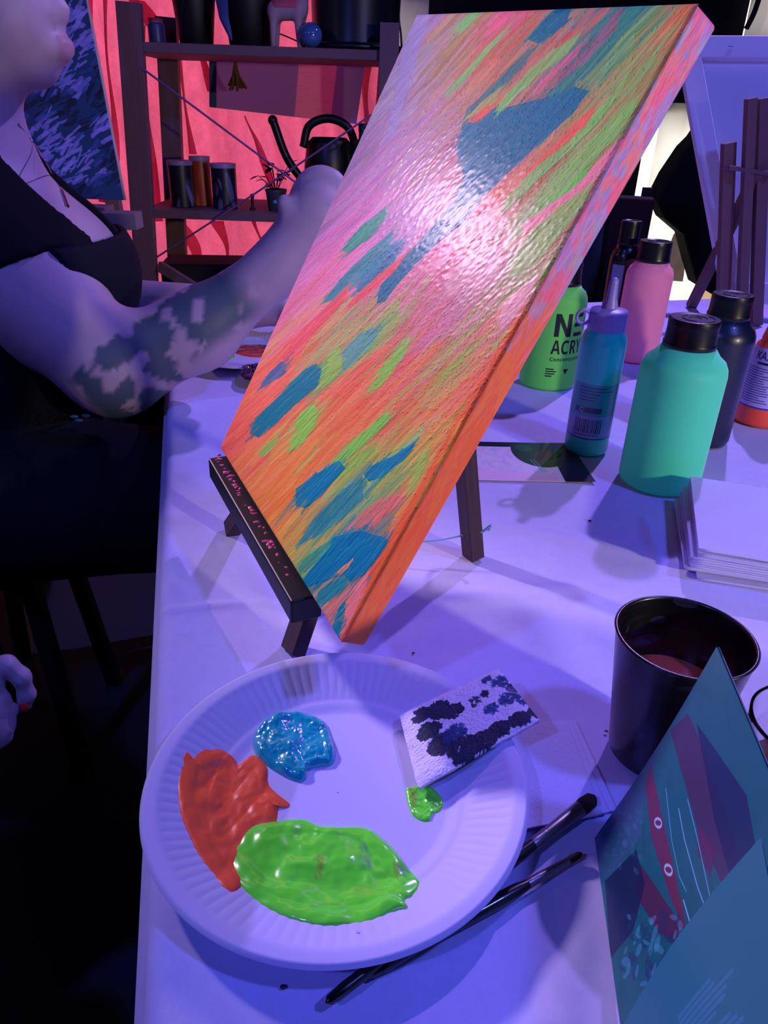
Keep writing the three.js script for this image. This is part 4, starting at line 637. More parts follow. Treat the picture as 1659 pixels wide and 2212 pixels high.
// ---------------------------------------------------------------- people
const skin = [0.37, 0.28, 0.37];  // natural skin shifted to mauve, blacklight violet put into the colour
const clothBlack = M('#080c16', 0.9, { specularIntensity: 0.3 });
const apronMat = M('#080e1a', 0.8, { specularIntensity: 0.3, bumpMap: grainTex, bumpScale: 0.001 });
{
  const S = 1.17, D = 0.95, atS = (x, y, f) => at(x, y, f * S), capS = (a, b, r, q) => capsule(a, b, r * S, q * S), ballS = (c, x, y = x, z = x) => ball(c, x * S, y * S, z * S), C = atS(128, 186, D), N = atS(150, 30, D), cz = C.z;
  const hp = (x, y, z = 0) => V(C.x + x * S, C.y + y * S, cz + z * S);
  const lipU = atS(152, 97, D), lipL = atS(148, 119, D);
  const head = blend([ballS(hp(-0.09, 0.150), 0.098, 0.108, 0.076), ballS(hp(-0.052, 0.085), 0.058, 0.088, 0.060), capS(hp(-0.095, 0.055), hp(-0.026, 0.026), 0.050, 0.025), ballS(hp(-0.03, 0.06, 0.022), 0.03), ballS(hp(-0.03, 0.06, -0.022), 0.03)], 0.03);
  const feat = [capS(hp(-0.012, 0.118), V(N.x - 0.014, N.y + 0.004, cz), 0.008, 0.0125), ballS(V(N.x - 0.022, N.y - 0.002, cz + 0.012), 0.010), ballS(V(N.x - 0.022, N.y - 0.002, cz - 0.012), 0.010), ballS(V(lipU.x - 0.013, lipU.y, cz), 0.013, 0.009, 0.022), ballS(V(lipL.x - 0.015, lipL.y, cz), 0.014, 0.0095, 0.020), ballS(hp(-0.02, 0.02), 0.021)];
  const ears = [ballS(hp(-0.095, 0.105, 0.074), 0.02, 0.032, 0.008), ballS(hp(-0.095, 0.105, -0.074), 0.02, 0.032, 0.008)];
  const eyeS = [ballS(hp(-0.008, 0.128, 0.032), 0.016, 0.011, 0.018), ballS(hp(-0.008, 0.128, -0.032), 0.016, 0.011, 0.018)];
  const headF = (x, y, z) => { let d = head(x, y, z); for (const f of eyeS) d = -smin(-d, f(x, y, z), 0.012); for (const f of feat) d = smin(d, f(x, y, z), 0.012); for (const f of ears) d = smin(d, f(x, y, z), 0.006); return d; };
  const neckTop = hp(-0.098, 0.035), neckBot = hp(-0.125, -0.09);
  const sh = atS(-95, 500, 0.90), elbow = atS(245, 792, 0.84), mid = atS(430, 712, 0.86), wrist = atS(602, 575, 0.88), palm = atS(684, 462, 0.89);
  const shF = V(sh.x - 0.10, sh.y - 0.02, sh.z - 0.36), elbowF = atS(150, 660, 1.16), wristF = atS(520, 662, 1.12), palmF = atS(600, 660, 1.12);
  const chest = V(neckBot.x - 0.005, neckBot.y - 0.13, cz), belly = V(atS(75, 800, 0.98).x, 0.78, cz), pelv = V(atS(20, 960, 0.98).x - 0.03, 0.57, cz);
  const torso = blend([capS(neckBot, chest, 0.068, 0.1), ballS(V(neckBot.x - 0.01, sh.y + 0.015, cz), 0.09, 0.07, 0.175), ballS(V(atS(128, 600, D).x, atS(128, 600, D).y, cz), 0.080, 0.085, 0.125), capS(chest, belly, 0.095, 0.115), ballS(pelv, 0.15, 0.13, 0.18)], 0.06);
  const armN = blend([capS(sh, elbow, 0.085, 0.054), capS(elbow, mid, 0.054, 0.042), capS(mid, wrist, 0.042, 0.0275), capS(wrist, palm, 0.0275, 0.034)], 0.03);
  const armF = blend([capS(shF, elbowF, 0.058, 0.046), capS(elbowF, wristF, 0.046, 0.028), capS(wristF, palmF, 0.028, 0.03)], 0.03);
  // fingers: near hand closed on a brush, far hand resting
  const fist = [];
  for (let k = 0; k < 4; k++) { const b = atS(716 + k * 12, 398 + k * 26, 0.90 - k * 0.004), c = atS(690 + k * 12, 386 + k * 28, 0.935), e = atS(664 + k * 14, 404 + k * 26, 0.925); fist.push(capS(palm, b, 0.012, 0.0105), capS(b, c, 0.0105, 0.0095), capS(c, e, 0.0095, 0.0082)); }
  const th = [atS(648, 500, 0.885), atS(628, 462, 0.875), atS(614, 436, 0.872)]; fist.push(capS(th[0], th[1], 0.0135, 0.0115), capS(th[1], th[2], 0.0115, 0.0088));
  const hand = blend([capS(wrist, palm, 0.0275, 0.030), ballS(atS(694, 440, 0.90), 0.036, 0.040, 0.024), ...fist], 0.008);
  const restF = []; for (let k = 0; k < 5; k++) { const b = palmF.clone().add(V(0.03 + 0.01 * Math.sin(k), -0.004, -0.03 + k * 0.017)), e = b.clone().add(V(k === 4 ? 0.015 : 0.04, -0.012, k === 4 ? 0.02 : 0)); restF.push(capS(palmF, b, 0.012, 0.0095), capS(b, e, 0.0095, 0.008)); }
  const handF = blend([capS(wristF, palmF, 0.028, 0.024), ...restF], 0.008);
  const body = (x, y, z) => { let d = smin(headF(x, y, z), capS(neckTop, neckBot, 0.054, 0.060)(x, y, z), 0.03); d = smin(d, torso(x, y, z), 0.05); d = smin(d, armN(x, y, z), 0.03); d = smin(d, armF(x, y, z), 0.03); d = smin(d, hand(x, y, z), 0.008); return smin(d, handF(x, y, z), 0.01); };
  const fd = wrist.clone().sub(elbow), fl = fd.length(); fd.normalize(); const upv = V(0, 1, 0).addScaledVector(fd, -fd.y).normalize();
  const tattoo = (x, y, z) => {
    const q = V(x - elbow.x, y - elbow.y, z - elbow.z), t = q.dot(fd) / fl; if (t < -0.22 || t > 0.92) return 0;
    const r = q.clone().addScaledVector(fd, -q.dot(fd)); if (r.length() > 0.075) return 0; if (r.z < -0.01) return 0;
    const e = sstep(-0.2, -0.1, t) * (1 - sstep(0.72, 0.9, t)), top = r.dot(upv);
    if (t < 0.1 && top > 0.05 - 0.1 * (0.1 - t)) return 0; if (top > 0.04) return 0;
    const petals = noise(x * 44, y * 44, z * 24), cell = fbm(x * 60 + 5, y * 60, z * 30);
    const lower = t > 0.3 ? sstep(-0.045, -0.02, top) : 1;
    return e * lower * sstep(-0.05, 0.05, petals * 0.9 + 0.75 * cell + 0.2);
  };
  const lips = (x, y, z) => (Math.abs(z - cz) < 0.022 && x > C.x - 0.012 && Math.hypot((y - (lipU.y + lipL.y) / 2) / 0.016, (x - lipU.x + 0.004) / 0.014) < 1 ? 1 : 0);
  const colorOf = (x, y, z) => { const t = tattoo(x, y, z), l = lips(x, y, z), m = 1 + 0.08 * fbm(x * 30, y * 30, z * 30); return [lerp(skin[0] * m, 0.03, t * 0.92) * (1 - 0.1 * l), lerp(skin[1] * m, 0.07, t * 0.92) * (1 - 0.35 * l), lerp(skin[2] * m, 0.11, t * 0.92) * (1 - 0.3 * l)]; };
  const p = thing('person', 'seated person in black shirt and apron with a tattooed forearm reaching behind the painting', 'person');
  const skinM = M('#ffffff', 0.55, { vertexColors: true });
  const clipBody = (lo, hi, cell) => nets(body, lo, hi, cell, colorOf);
  const bg = mergeGeometries([clipBody([-0.88, 0.42, -1.50], [-0.12, 1.46, -0.80], 0.007), nets((x, y, z) => Math.min(smin(armN(x, y, z), hand(x, y, z), 0.008), smin(armF(x, y, z), handF(x, y, z), 0.01)), [-0.124, 0.78, -1.46], [0.06, 1.14, -0.80], 0.0035, colorOf)]);
  part('body', bg, skinM, p);
  // T-shirt: open neckline and a short sleeve
  const a1 = atS(0, 575, 0.85), a2 = atS(150, 520, 0.85), hemN = a2.clone().sub(a1).cross(ray(75, 548)).normalize(); if (hemN.y < 0) hemN.negate();
  const neckL = capS(hp(-0.06, -0.03), atS(190, 500, D).add(V(0.02, 0.0, 0)), 0.050, 0.040);
  const sl1 = capS(sh, elbow, 0.093, 0.068), sl2 = capS(shF, shF.clone().lerp(elbowF, 0.55), 0.066, 0.06), collar = capS(neckTop, neckBot, 0.062, 0.066);
  const shirt = (x, y, z) => {
    const hem = -((x - a1.x) * hemN.x + (y - a1.y) * hemN.y + (z - a1.z) * hemN.z);
    let d = smin(torso(x, y, z) - 0.007, sl2(x, y, z), 0.03); d = smin(d, Math.max(sl1(x, y, z), hem), 0.012);
    return Math.max(d, y - (neckBot.y + 0.035), -neckL(x, y, z), -collar(x, y, z), 0.56 - y);
  };
  part('shirt', nets(shirt, [-0.92, 0.54, -1.54], [-0.16, 1.16, -0.80], 0.007), clothBlack, p, 'black short-sleeved shirt');
  const bibTop = atS(215, 512, D).y, bibX = atS(160, 512, D).x;
  const thighs = [[0.09, 0], [-0.1, 0]].map(([dz]) => { const h = V(pelv.x, 0.575, cz + dz), k = V(-0.18, 0.585, cz + dz * 1.1), f = V(-0.24, 0.07, cz + dz * 1.1); return blend([capS(h, k, 0.098, 0.07), capS(k, f, 0.066, 0.045), capS(f, f.clone().add(V(0.15, -0.025, 0)), 0.042, 0.036)], 0.03); });
  const legs = blend([...thighs, ballS(pelv, 0.155, 0.13, 0.185)], 0.04);
  part('trousers', nets((x, y, z) => Math.max(legs(x, y, z), 0.004 - y), [-0.9, -0.01, -1.36], [0.1, 0.74, -0.80], 0.012), M('#0f1626', 0.9), p, 'black trousers');
  const apron = (x, y, z) => {
    const bib = Math.max(torso(x, y, z) - 0.016, -(torso(x, y, z) - 0.008), bibX - 0.035 - x, y - bibTop - 0.004, Math.abs(z - cz) - 0.125);
    const wrap = Math.max(torso(x, y, z) - 0.016, -(torso(x, y, z) - 0.008), y - 0.86, 0.62 - y), lt = legs(x, y, z), lap = Math.max(lt - 0.02, -(lt - 0.006), 0.40 - y, x + 0.14, pelv.x - 0.03 - x);
    return Math.min(bib, wrap, lap);
  };
  part('apron', nets(apron, [-0.9, 0.38, -1.36], [-0.1, 1.10, -0.80], 0.0055), apronMat, p, 'black apron with paint marks');
  for (const [x, y] of [[160, 900], [170, 908], [185, 898], [60, 905], [78, 890]]) { const q = atS(x, y, 0.865), s = new THREE.SphereGeometry(0.004, 10, 6); s.scale(1.6, 0.6, 0.4); s.translate(q.x, q.y, q.z); part('paint_mark', s, M('#2a5a86', 0.6), p, 'pale paint mark on the apron'); }
  const hairF = (x, y, z) => { const d = ballS(hp(-0.098, 0.160), 0.112, 0.118, 0.088)(x, y, z); return Math.max(d, (x - (C.x - 0.035)) * 0.8 + (0.13 + C.y - y) * 0.5, C.y + 0.03 - y); };
  part('hair', nets(hairF, [C.x - 0.28, C.y, cz - 0.13], [C.x + 0.03, C.y + 0.34, cz + 0.13], 0.006), M('#17110f', 0.7), p, 'short dark hair');
  // eyes
  for (const s of [1, -1]) { const eg = new THREE.SphereGeometry(0.0115, 20, 14), q = hp(-0.024, 0.127, 0.031 * s); eg.translate(q.x, q.y, q.z); part('eye', eg, M('#d8d4d0', 0.2), p); }
  // pendant on a fine chain
  const nk = [atS(30, 260, 0.93), atS(95, 345, 0.93), atS(128, 405, 0.925), atS(142, 432, 0.922)];
  const t = thing('necklace', 'fine chain with a small metal pendant on the seated person\'s chest', 'necklace');
  const metal = M('#b8b4c8', 0.25, { metalness: 1 });
  const proj = (px, py) => { const d = ray(px, py).normalize(); let s = 0.6; for (let i = 0; i < 80; i++) { const q = camera.position.clone().addScaledVector(d, s); const v = body(q.x, q.y, q.z); if (v < 0.0012) return q; s += Math.max(v * 0.7, 0.0006); if (s > 1.6) break; } return atS(px, py, D - 0.03); };
  part('chain', tube([[40, 268], [70, 305], [98, 348], [118, 385], [134, 412]].map((q) => proj(...q)), 0.0008, 40, 6), metal, t);
  part('pendant', tube([[134, 412], [140, 428], [146, 446]].map((q) => proj(...q)), 0.0026, 12, 8), metal, t, 'small elongated pendant');
  // brush in the hand
  const b0 = atS(590, 436, 0.868), b1 = atS(730, 452, 0.94), tb = thing('paintbrush', 'brush with teal tip held in the seated person\'s hand', 'paintbrush', [b0.x, b0.y, b0.z]);
  const rel = (t0, t1, r0, r1) => { const A = V(0, 0, 0).lerp(b1.clone().sub(b0), t0), B = V(0, 0, 0).lerp(b1.clone().sub(b0), t1), g = new THREE.CylinderGeometry(r1, r0, A.distanceTo(B), 16), q = new THREE.Quaternion().setFromUnitVectors(V(0, 1, 0), B.clone().sub(A).normalize()); g.applyQuaternion(q); const c = A.add(B).multiplyScalar(0.5); g.translate(c.x, c.y, c.z); return g; };
  part('bristles', rel(0, 0.1, 0.0015, 0.0042), M('#0f6f7c', 0.5), tb, 'bristles loaded with teal paint'); part('ferrule', rel(0.1, 0.24, 0.0042, 0.004), M('#8a8894', 0.3, { metalness: 0.9 }), tb); part('handle', rel(0.24, 1, 0.004, 0.003), M('#101218', 0.4), tb);
  // stool
  const st = thing('stool', 'dark stool under the seated person', 'stool', [pelv.x - 0.02, 0, cz]);
  part('seat', lathe([[0, 0.43], [0.16, 0.43], [0.17, 0.435], [0.17, 0.452], [0.16, 0.458], [0, 0.458]], 40), M('#0a0a0e', 0.7), st);
  for (let k = 0; k < 4; k++) { const a = k * Math.PI / 2 + 0.7; part('leg', beam(V(Math.cos(a) * 0.17, 0, Math.sin(a) * 0.17), V(Math.cos(a) * 0.12, 0.432, Math.sin(a) * 0.12), 0.026, 0.026, V(0, 0, 1)), M('#0c0b0e', 0.6), st); }
}
{ // the next person along the bench: only a relaxed hand with painted nails reaches into view
  const F0 = 0.5, w = at(-80, 1468, F0), kn = at(-42, 1472, F0);
  const f = [[[-30, 1448], [14, 1436], [46, 1462], [58, 1500], [54, 1524], 0], [[-30, 1500], [-2, 1512], [12, 1538], [14, 1560], [8, 1572], 0.012], [[-25, 1530], [-5, 1545], [8, 1570], [6, 1592], [0, 1596], 0.02], [[-30, 1550], [-20, 1570], [-12, 1590], [-16, 1604], [-20, 1606], 0.028]];
  const chains = [], tips = [];
  for (const c of f) { const dz = c[5], q = c.slice(0, 5).map(([x, y]) => at(x, y, F0 + 0.008 - dz)); chains.push(capsule(w, q[0], 0.014, 0.0088), capsule(q[0], q[1], 0.0088, 0.0082), capsule(q[1], q[2], 0.0082, 0.0076), capsule(q[2], q[3], 0.0076, 0.007), capsule(q[3], q[4], 0.007, 0.006)); tips.push([q[3], q[4]]); }
  const tq = [at(-70, 1425, F0 + 0.02), at(-36, 1412, F0 + 0.03), at(-24, 1428, F0 + 0.035)]; chains.push(capsule(w, tq[0], 0.016, 0.012), capsule(tq[0], tq[1], 0.012, 0.0105), capsule(tq[1], tq[2], 0.0105, 0.0085));
  const el = V(w.x - 0.27, w.y + 0.01, w.z + 0.06), shd = V(-0.86, 0.98, -0.34), ch = V(-0.98, 0.92, -0.30), pel = V(-1.02, 0.56, -0.30), hd = V(-0.96, 1.24, -0.30);
  const arm = blend([capsule(w, el, 0.026, 0.042), capsule(el, shd, 0.045, 0.06)], 0.03), handS = blend([capsule(w, kn, 0.022, 0.020), ...chains], 0.006);
  const tors = blend([capsule(ch, pel, 0.13, 0.14), ball(V(-0.97, 1.0, -0.30), 0.09, 0.07, 0.19), capsule(V(-0.97, 1.0, -0.3), V(-0.96, 1.14, -0.3), 0.055, 0.05)], 0.06);
  const headS = blend([ball(V(hd.x - 0.01, hd.y + 0.03, hd.z), 0.095, 0.11, 0.075), capsule(V(hd.x, hd.y - 0.05, hd.z), V(hd.x + 0.06, hd.y - 0.075, hd.z), 0.05, 0.028), capsule(V(hd.x + 0.085, hd.y + 0.03, hd.z), V(hd.x + 0.108, hd.y - 0.012, hd.z), 0.008, 0.012), ball(V(hd.x + 0.084, hd.y - 0.045, hd.z), 0.013, 0.015, 0.02)], 0.02);
  const all = (x, y, z) => smin(smin(smin(arm(x, y, z), handS(x, y, z), 0.012), tors(x, y, z), 0.05), headS(x, y, z), 0.03);
  const col = () => skin;
  const p = thing('person', 'person at the table corner of whom only a relaxed hand with red nails shows', 'person');
  const xs = w.x - 0.04;
  part('body', mergeGeometries([nets(all, [-1.2, 0.4, -0.7], [xs + 0.012, 1.42, -0.06], 0.012, col), nets((x, y, z) => smin(arm(x, y, z), handS(x, y, z), 0.012), [xs, 0.52, -0.64], [-0.2, 0.78, -0.38], 0.0032, col)]), M('#ffffff', 0.55, { vertexColors: true }), p);
  for (const [a, b] of tips) { const g = new THREE.SphereGeometry(0.0055, 14, 10); g.scale(0.8, 1.1, 0.6); const q = a.clone().lerp(b, 0.75).add(V(0.002, 0.002, 0.0055)); g.translate(q.x, q.y, q.z); part('nail', g, M('#d8342c', 0.25), p, 'red painted nail'); }
  const sl = (x, y, z) => Math.max(smin(arm(x, y, z) - 0.012, tors(x, y, z) - 0.01, 0.04), x - (w.x - 0.10), y - 1.06);
  part('sweater', nets(sl, [-1.22, 0.42, -0.7], [w.x - 0.08, 1.1, -0.04], 0.012), clothBlack, p, 'black sweater');
  const lg = blend([[0.1], [-0.1]].map(([dz]) => blend([capsule(pel.clone().add(V(0, -0.03, dz)), V(-0.56, 0.52, -0.34 + dz), 0.09, 0.068), capsule(V(-0.56, 0.52, -0.34 + dz), V(-0.60, 0.06, -0.34 + dz), 0.064, 0.045), capsule(V(-0.60, 0.05, -0.34 + dz), V(-0.46, 0.04, -0.34 + dz), 0.042, 0.036)], 0.03)), 0.04);
  part('trousers', nets((x, y, z) => Math.max(lg(x, y, z), 0.004 - y), [-1.2, -0.02, -0.62], [-0.38, 0.68, -0.08], 0.014), M('#0f1626', 0.9), p, 'dark trousers');
  part('hair', nets((x, y, z) => Math.max(ball(V(hd.x - 0.02, hd.y + 0.04, hd.z), 0.105, 0.118, 0.086)(x, y, z), (x - hd.x - 0.03) * 0.8 + (hd.y - y) * 0.5), [hd.x - 0.16, hd.y - 0.12, hd.z - 0.12], [hd.x + 0.13, hd.y + 0.18, hd.z + 0.12], 0.009), M('#17110f', 0.7), p);
  const st = thing('stool', 'dark stool under the person at the table corner', 'stool', [-1.04, 0, -0.30]);
  part('seat', lathe([[0, 0.40], [0.16, 0.40], [0.17, 0.405], [0.17, 0.422], [0.16, 0.428], [0, 0.428]], 40), M('#0a0a0e', 0.7), st);
  for (let k = 0; k < 4; k++) { const a = k * Math.PI / 2 + 0.7; part('leg', beam(V(Math.cos(a) * 0.17, 0, Math.sin(a) * 0.17), V(Math.cos(a) * 0.12, 0.402, Math.sin(a) * 0.12), 0.026, 0.026, V(0, 0, 1)), M('#0c0b0e', 0.6), st); }
}

// ---------------------------------------------------------------- painting on an easel behind the seated person
const woodDull = M('#7a6068', 0.7, { bumpMap: woodTex, bumpScale: 0.0004 }), woodShelf = M('#6e5464', 0.7, { bumpMap: woodTex, bumpScale: 0.0004 });
{
  const br = at(267, 432, 1.80), tr = at(184, -6, 1.90), ub = V(-1, 0, 0.05).normalize(), wd = 0.42;
  const bl = br.clone().addScaledVector(ub, wd), tl = tr.clone().addScaledVector(ub, wd);
  const f = (u, v) => bl.clone().multiplyScalar((1 - u) * (1 - v)).addScaledVector(br, u * (1 - v)).addScaledVector(tr, u * v).addScaledVector(tl, (1 - u) * v);
  const tex = canvasTex(512, 640, (x, w, h) => {
    x.fillStyle = '#123a66'; x.fillRect(0, 0, w, h);
    for (let i = 0; i < 900; i++) { const X = rnd() * w, Y = rnd() * h, n = noise(X / 70, Y / 70) + 0.35 * (1 - Y / h); const c = n > 0.08 ? [150, 140, 232] : n > -0.15 ? [60, 84, 160] : [6, 18, 44]; x.strokeStyle = css(jit3(c, 18), 0.75); x.lineWidth = rr(3, 13); x.lineCap = 'round'; const a = -0.75 + rr(-0.4, 0.4), l = rr(10, 60); x.beginPath(); x.moveTo(X, Y); x.lineTo(X + Math.cos(a) * l, Y + Math.sin(a) * l); x.stroke(); }
  });
  const t = thing('blue_painting', 'abstract white and navy painting propped on an easel behind the seated person', 'painting');
  part('painted_face', slab(12, 12, (u, v) => { const p = f(u, v); return [p.x, p.y, p.z]; }, 0.004), M('#ffffff', 0.6, { map: tex }), t);
  part('stretcher', slab(4, 4, (u, v) => { const p = f(u, v); return [p.x, p.y, p.z - 0.012]; }, 0.018), M('#b8b0a8', 0.8), t);
  const e = thing('studio_easel', 'wooden easel carrying the white and navy painting', 'easel');
  const l0 = at(168, 443, 1.76), l1 = at(236, 447, 1.76); part('ledge', beam(V(l0.x - 0.2, l0.y - 0.012, l0.z), V(l1.x, l1.y - 0.01, l1.z), 0.024, 0.06, V(0, 0, 1)), woodDull, e);
  part('tray', beam(V(l0.x - 0.15, at(200, 478, 1.72).y, -1.72), V(at(301, 476, 1.72).x, at(301, 476, 1.72).y, -1.72), 0.034, 0.05, V(0, 0, 1)), M('#7a6a72', 0.7), e);
  const mx = bl.x + 0.2; part('mast', beam(V(mx, 0, -1.96), V(mx + 0.02, 1.7, -2.06), 0.05, 0.03, V(0, 0, 1)), woodDull, e);
  for (const s of [-1, 1]) part('leg', beam(V(mx + s * 0.2, 0, -1.92), V(mx + s * 0.08, 1.5, -2.04), 0.035, 0.025, V(0, 0, 1)), woodDull, e);
}
// ---------------------------------------------------------------- shelf and what stands on it
const SZ0 = -2.30, SZ1 = -2.62, ST = 1.262, SM = 0.852, SL = 0.50;
{
  const xl = -0.722, xr = at(838, 200, 2.3).x, t = thing('shelf_unit', 'tall wooden shelf unit with wire bracing before the red curtain', 'shelf');
  for (const z of [SZ0 + 0.016, SZ1 - 0.016]) { part('post', beam(V(xl - 0.052, 0, z), V(xl + 0.022, ST + 0.085, z), 0.062, 0.03, V(0, 0, 1)), woodShelf, t); part('post', beam(V(xr, 0, z), V(xr, ST + 0.06, z), 0.05, 0.03, V(0, 0, 1)), woodShelf, t); }
  for (const y of [ST, SM, SL]) part('shelf_board', box(xr - xl + (y === ST ? 0.02 : 0.02), 0.024, SZ0 - SZ1 + 0.03, (xl + xr) / 2 + 0.005, y - 0.012, (SZ0 + SZ1) / 2, 0.002), woodShelf, t);
  const W0 = SZ0 + 0.034; const wm = M('#8a6aa0', 0.5, { metalness: 0.5 });
  part('brace_wire', tube([at(308, 148, -W0), at(640, 395, -W0), at(790, 505, -W0)], 0.003, 30, 6), wm, t, 'thin diagonal bracing wire'); part('brace_wire', tube([at(856, 212, -W0), at(560, 412, -W0), at(338, 556, -W0)], 0.003, 30, 6), wm, t, 'thin diagonal bracing wire');
  part('side_rail', beam(at(345, 575, 2.27), at(430, 628, 2.2), 0.03, 0.02, V(0, 0, 1)), woodDull, t);
}
const onShelf = (px, py, z, y) => { const p = at(px, py, z); return [p.x, y, -z]; };
{
  // printed tins
  const tin = (label, px, w, h, z, hue) => {
    const c = onShelf(px, 440, z, SM + 0.0005), t = thing('storage_tin', label, 'tin', c, 0, 'tins on the middle shelf');
    const tex = canvasTex(256, 256, (x) => { x.fillStyle = hue === 'o' ? '#a03a20' : '#141428'; x.fillRect(0, 0, 256, 256); for (let i = 0; i < 60; i++) { x.fillStyle = css(hue === 'o' ? jit3([200, 90, 50], 40) : rnd() < 0.5 ? [150, 150, 210] : [10, 10, 30], 0.5); x.beginPath(); x.ellipse(rnd() * 256, rr(120, 250), rr(6, 30), rr(4, 14), rnd() * 3, 0, 7); x.fill(); } if (hue !== 'o') { x.fillStyle = '#0a0a1c'; x.fillRect(0, 20, 256, 80); } else { x.fillStyle = '#3a1428'; x.fillRect(0, 30, 256, 60); } });
    part('tin_body', lathe([[0, 0], [w * 0.97, 0], [w, 0.002], [w, h - 0.006], [w * 0.98, h - 0.004], [0, h - 0.004]], 40), M('#ffffff', 0.4, { map: tex }), t); part('lid', lathe([[w * 1.01, h - 0.012], [w * 1.03, h - 0.01], [w * 1.03, h - 0.001], [w, h], [0, h]], 40), M('#8a80b0', 0.45), t, 'pale lid');
  };
  tin('dark printed tin at the post end of the middle shelf', 396, 0.036, 0.125, 2.37, 'd'); tin('orange printed tin between the two dark ones', 438, 0.030, 0.135, 2.42, 'o'); tin('dark printed tin beside the small wooden peg', 487, 0.036, 0.122, 2.36, 'd');
  const peg = onShelf(545, 430, 2.36, SM + 0.0005); tag(part('wooden_peg', (() => { const g = lathe([[0, 0], [0.008, 0], [0.008, 0.004], [0.004, 0.008], [0.0045, 0.03], [0.0065, 0.036], [0.005, 0.042], [0, 0.043]], 20); g.translate(...peg); return g; })(), M('#1c1018', 0.6)), 'small dark wooden peg on the middle shelf', 'peg');
  // potted plant
  const pp = onShelf(597, 440, 2.36, SM + 0.0005), t = thing('potted_plant', 'small leafy plant in a grey pot on the middle shelf', 'plant', pp);
  part('pot', lathe([[0, 0], [0.024, 0], [0.03, 0.05], [0.032, 0.052], [0.032, 0.058], [0.028, 0.058], [0.026, 0.046], [0, 0.045]], 36), M('#3a3c50', 0.5), t); part('soil', lathe([[0, 0.048], [0.0262, 0.048], [0.026, 0.044], [0, 0.044]], 24), M('#120c0a', 0.95), t);
  const lm = M('#120f1c', 0.6, { side: THREE.DoubleSide });
  for (let i = 0; i < 15; i++) { const a = i * 2.4, hgt = rr(0.07, 0.13), out = rr(0.008, 0.05), s = [V(0, 0.046, 0), V(Math.cos(a) * out * 0.5, hgt * 0.75, Math.sin(a) * out * 0.5), V(Math.cos(a) * out, hgt, Math.sin(a) * out)]; const st = part('stem', tube(s, 0.0011, 10, 5), lm, t); const g = slab(6, 6, (u, v) => { const w = 0.011 * Math.sin(Math.PI * clamp(u, 0.04, 1)), q = (v - 0.5) * 2 * w; return [u * 0.03, 0.004 * Math.sin(u * 3) - 0.15 * Math.abs(q), q]; }, 0.0006); g.rotateZ(rr(-0.7, 0.5)); g.rotateY(-a); g.translate(s[2].x, s[2].y, s[2].z); part('leaf', g, lm, st); }
  // watering can
  const wp = onShelf(712, 430, 2.42, SM + 0.0005), wt = thing('watering_can', 'black watering can with long spout and arched handle on the middle shelf', 'watering can', wp), wm = M('#05070c', 0.4);
  part('can_body', lathe([[0, 0], [0.072, 0], [0.076, 0.006], [0.074, 0.12], [0.066, 0.18], [0.05, 0.196], [0.048, 0.196], [0.06, 0.178], [0, 0.17]], 48), wm, wt);
  const L = (px, py, z = 2.42) => at(px, py, z).sub(V(...wp)); part('spout', (() => { const g = new THREE.TubeGeometry(new THREE.CatmullRomCurve3([V(-0.055, 0.05, 0.0), L(622, 345), L(590, 262)]), 24, 0.012, 12); const p = g.attributes.position; return g; })(), wm, wt); part('rose', (() => { const g = new THREE.SphereGeometry(0.014, 14, 10); const q = L(589, 260); g.translate(q.x, q.y, q.z); return g; })(), wm, wt);
  part('handle', tube([L(655, 318), L(668, 272), L(710, 256), L(752, 276), L(768, 330), L(760, 378)], 0.012, 50, 10), wm, wt);
  const bt = onShelf(782, 430, 2.36, SM + 0.0005), b = thing('small_bottle', 'slim dark bottle behind the watering can on the middle shelf', 'bottle', bt); part('bottle_body', lathe([[0, 0], [0.03, 0], [0.032, 0.004], [0.032, 0.16], [0.022, 0.19], [0.012, 0.198], [0.012, 0.235], [0, 0.235]], 32), M('#10283a', 0.3), b); part('cap', lathe([[0.013, 0.215], [0.0135, 0.236], [0, 0.237]], 20), M('#1c1a30', 0.4), b);
  // framed board leaning behind the top shelf
  const c0 = at(457, 112, 2.66), c1 = at(790, 130, 2.66), c2 = at(770, 268, 2.66), c3 = at(457, 232, 2.66), q = thing('hanging_board', 'grey violet board with a pale stripe hanging behind the shelf', 'board');
  const bd = canvasTex(512, 256, (x) => { x.fillStyle = '#8a84cc'; x.fillRect(0, 0, 512, 256); x.fillStyle = '#e0a8d4'; x.fillRect(292, 0, 128, 256); for (let i = 0; i < 200; i++) { x.fillStyle = css(jit3([138, 132, 200], 20), 0.15); x.fillRect(rnd() * 512, rnd() * 256, rr(4, 40), rr(2, 6)); } });
  part('panel', grid(8, 8, (u, v) => { const w = 1 - v, p = c0.clone().multiplyScalar((1 - u) * (1 - w)).addScaledVector(c1, u * (1 - w)).addScaledVector(c2, u * w).addScaledVector(c3, (1 - u) * w); return [p.x, p.y, p.z]; }), M('#ffffff', 1, { map: bd, transmission: 0.36, thickness: 0, side: THREE.DoubleSide }), q); part('edge_strip', beam(c0.clone().add(V(0.006, 0.003, 0.008)), c3.clone().add(V(0.006, 0, 0.008)), 0.02, 0.014, V(0, 0, 1)), M('#3a4a86', 0.6), q); part('hook_cord', tube([c0.clone().lerp(c1, 0.2), V(c0.x + 0.15, ST + 0.06, -2.645), c0.clone().lerp(c1, 0.8)], 0.002, 20, 5), M('#101018', 0.8), q);
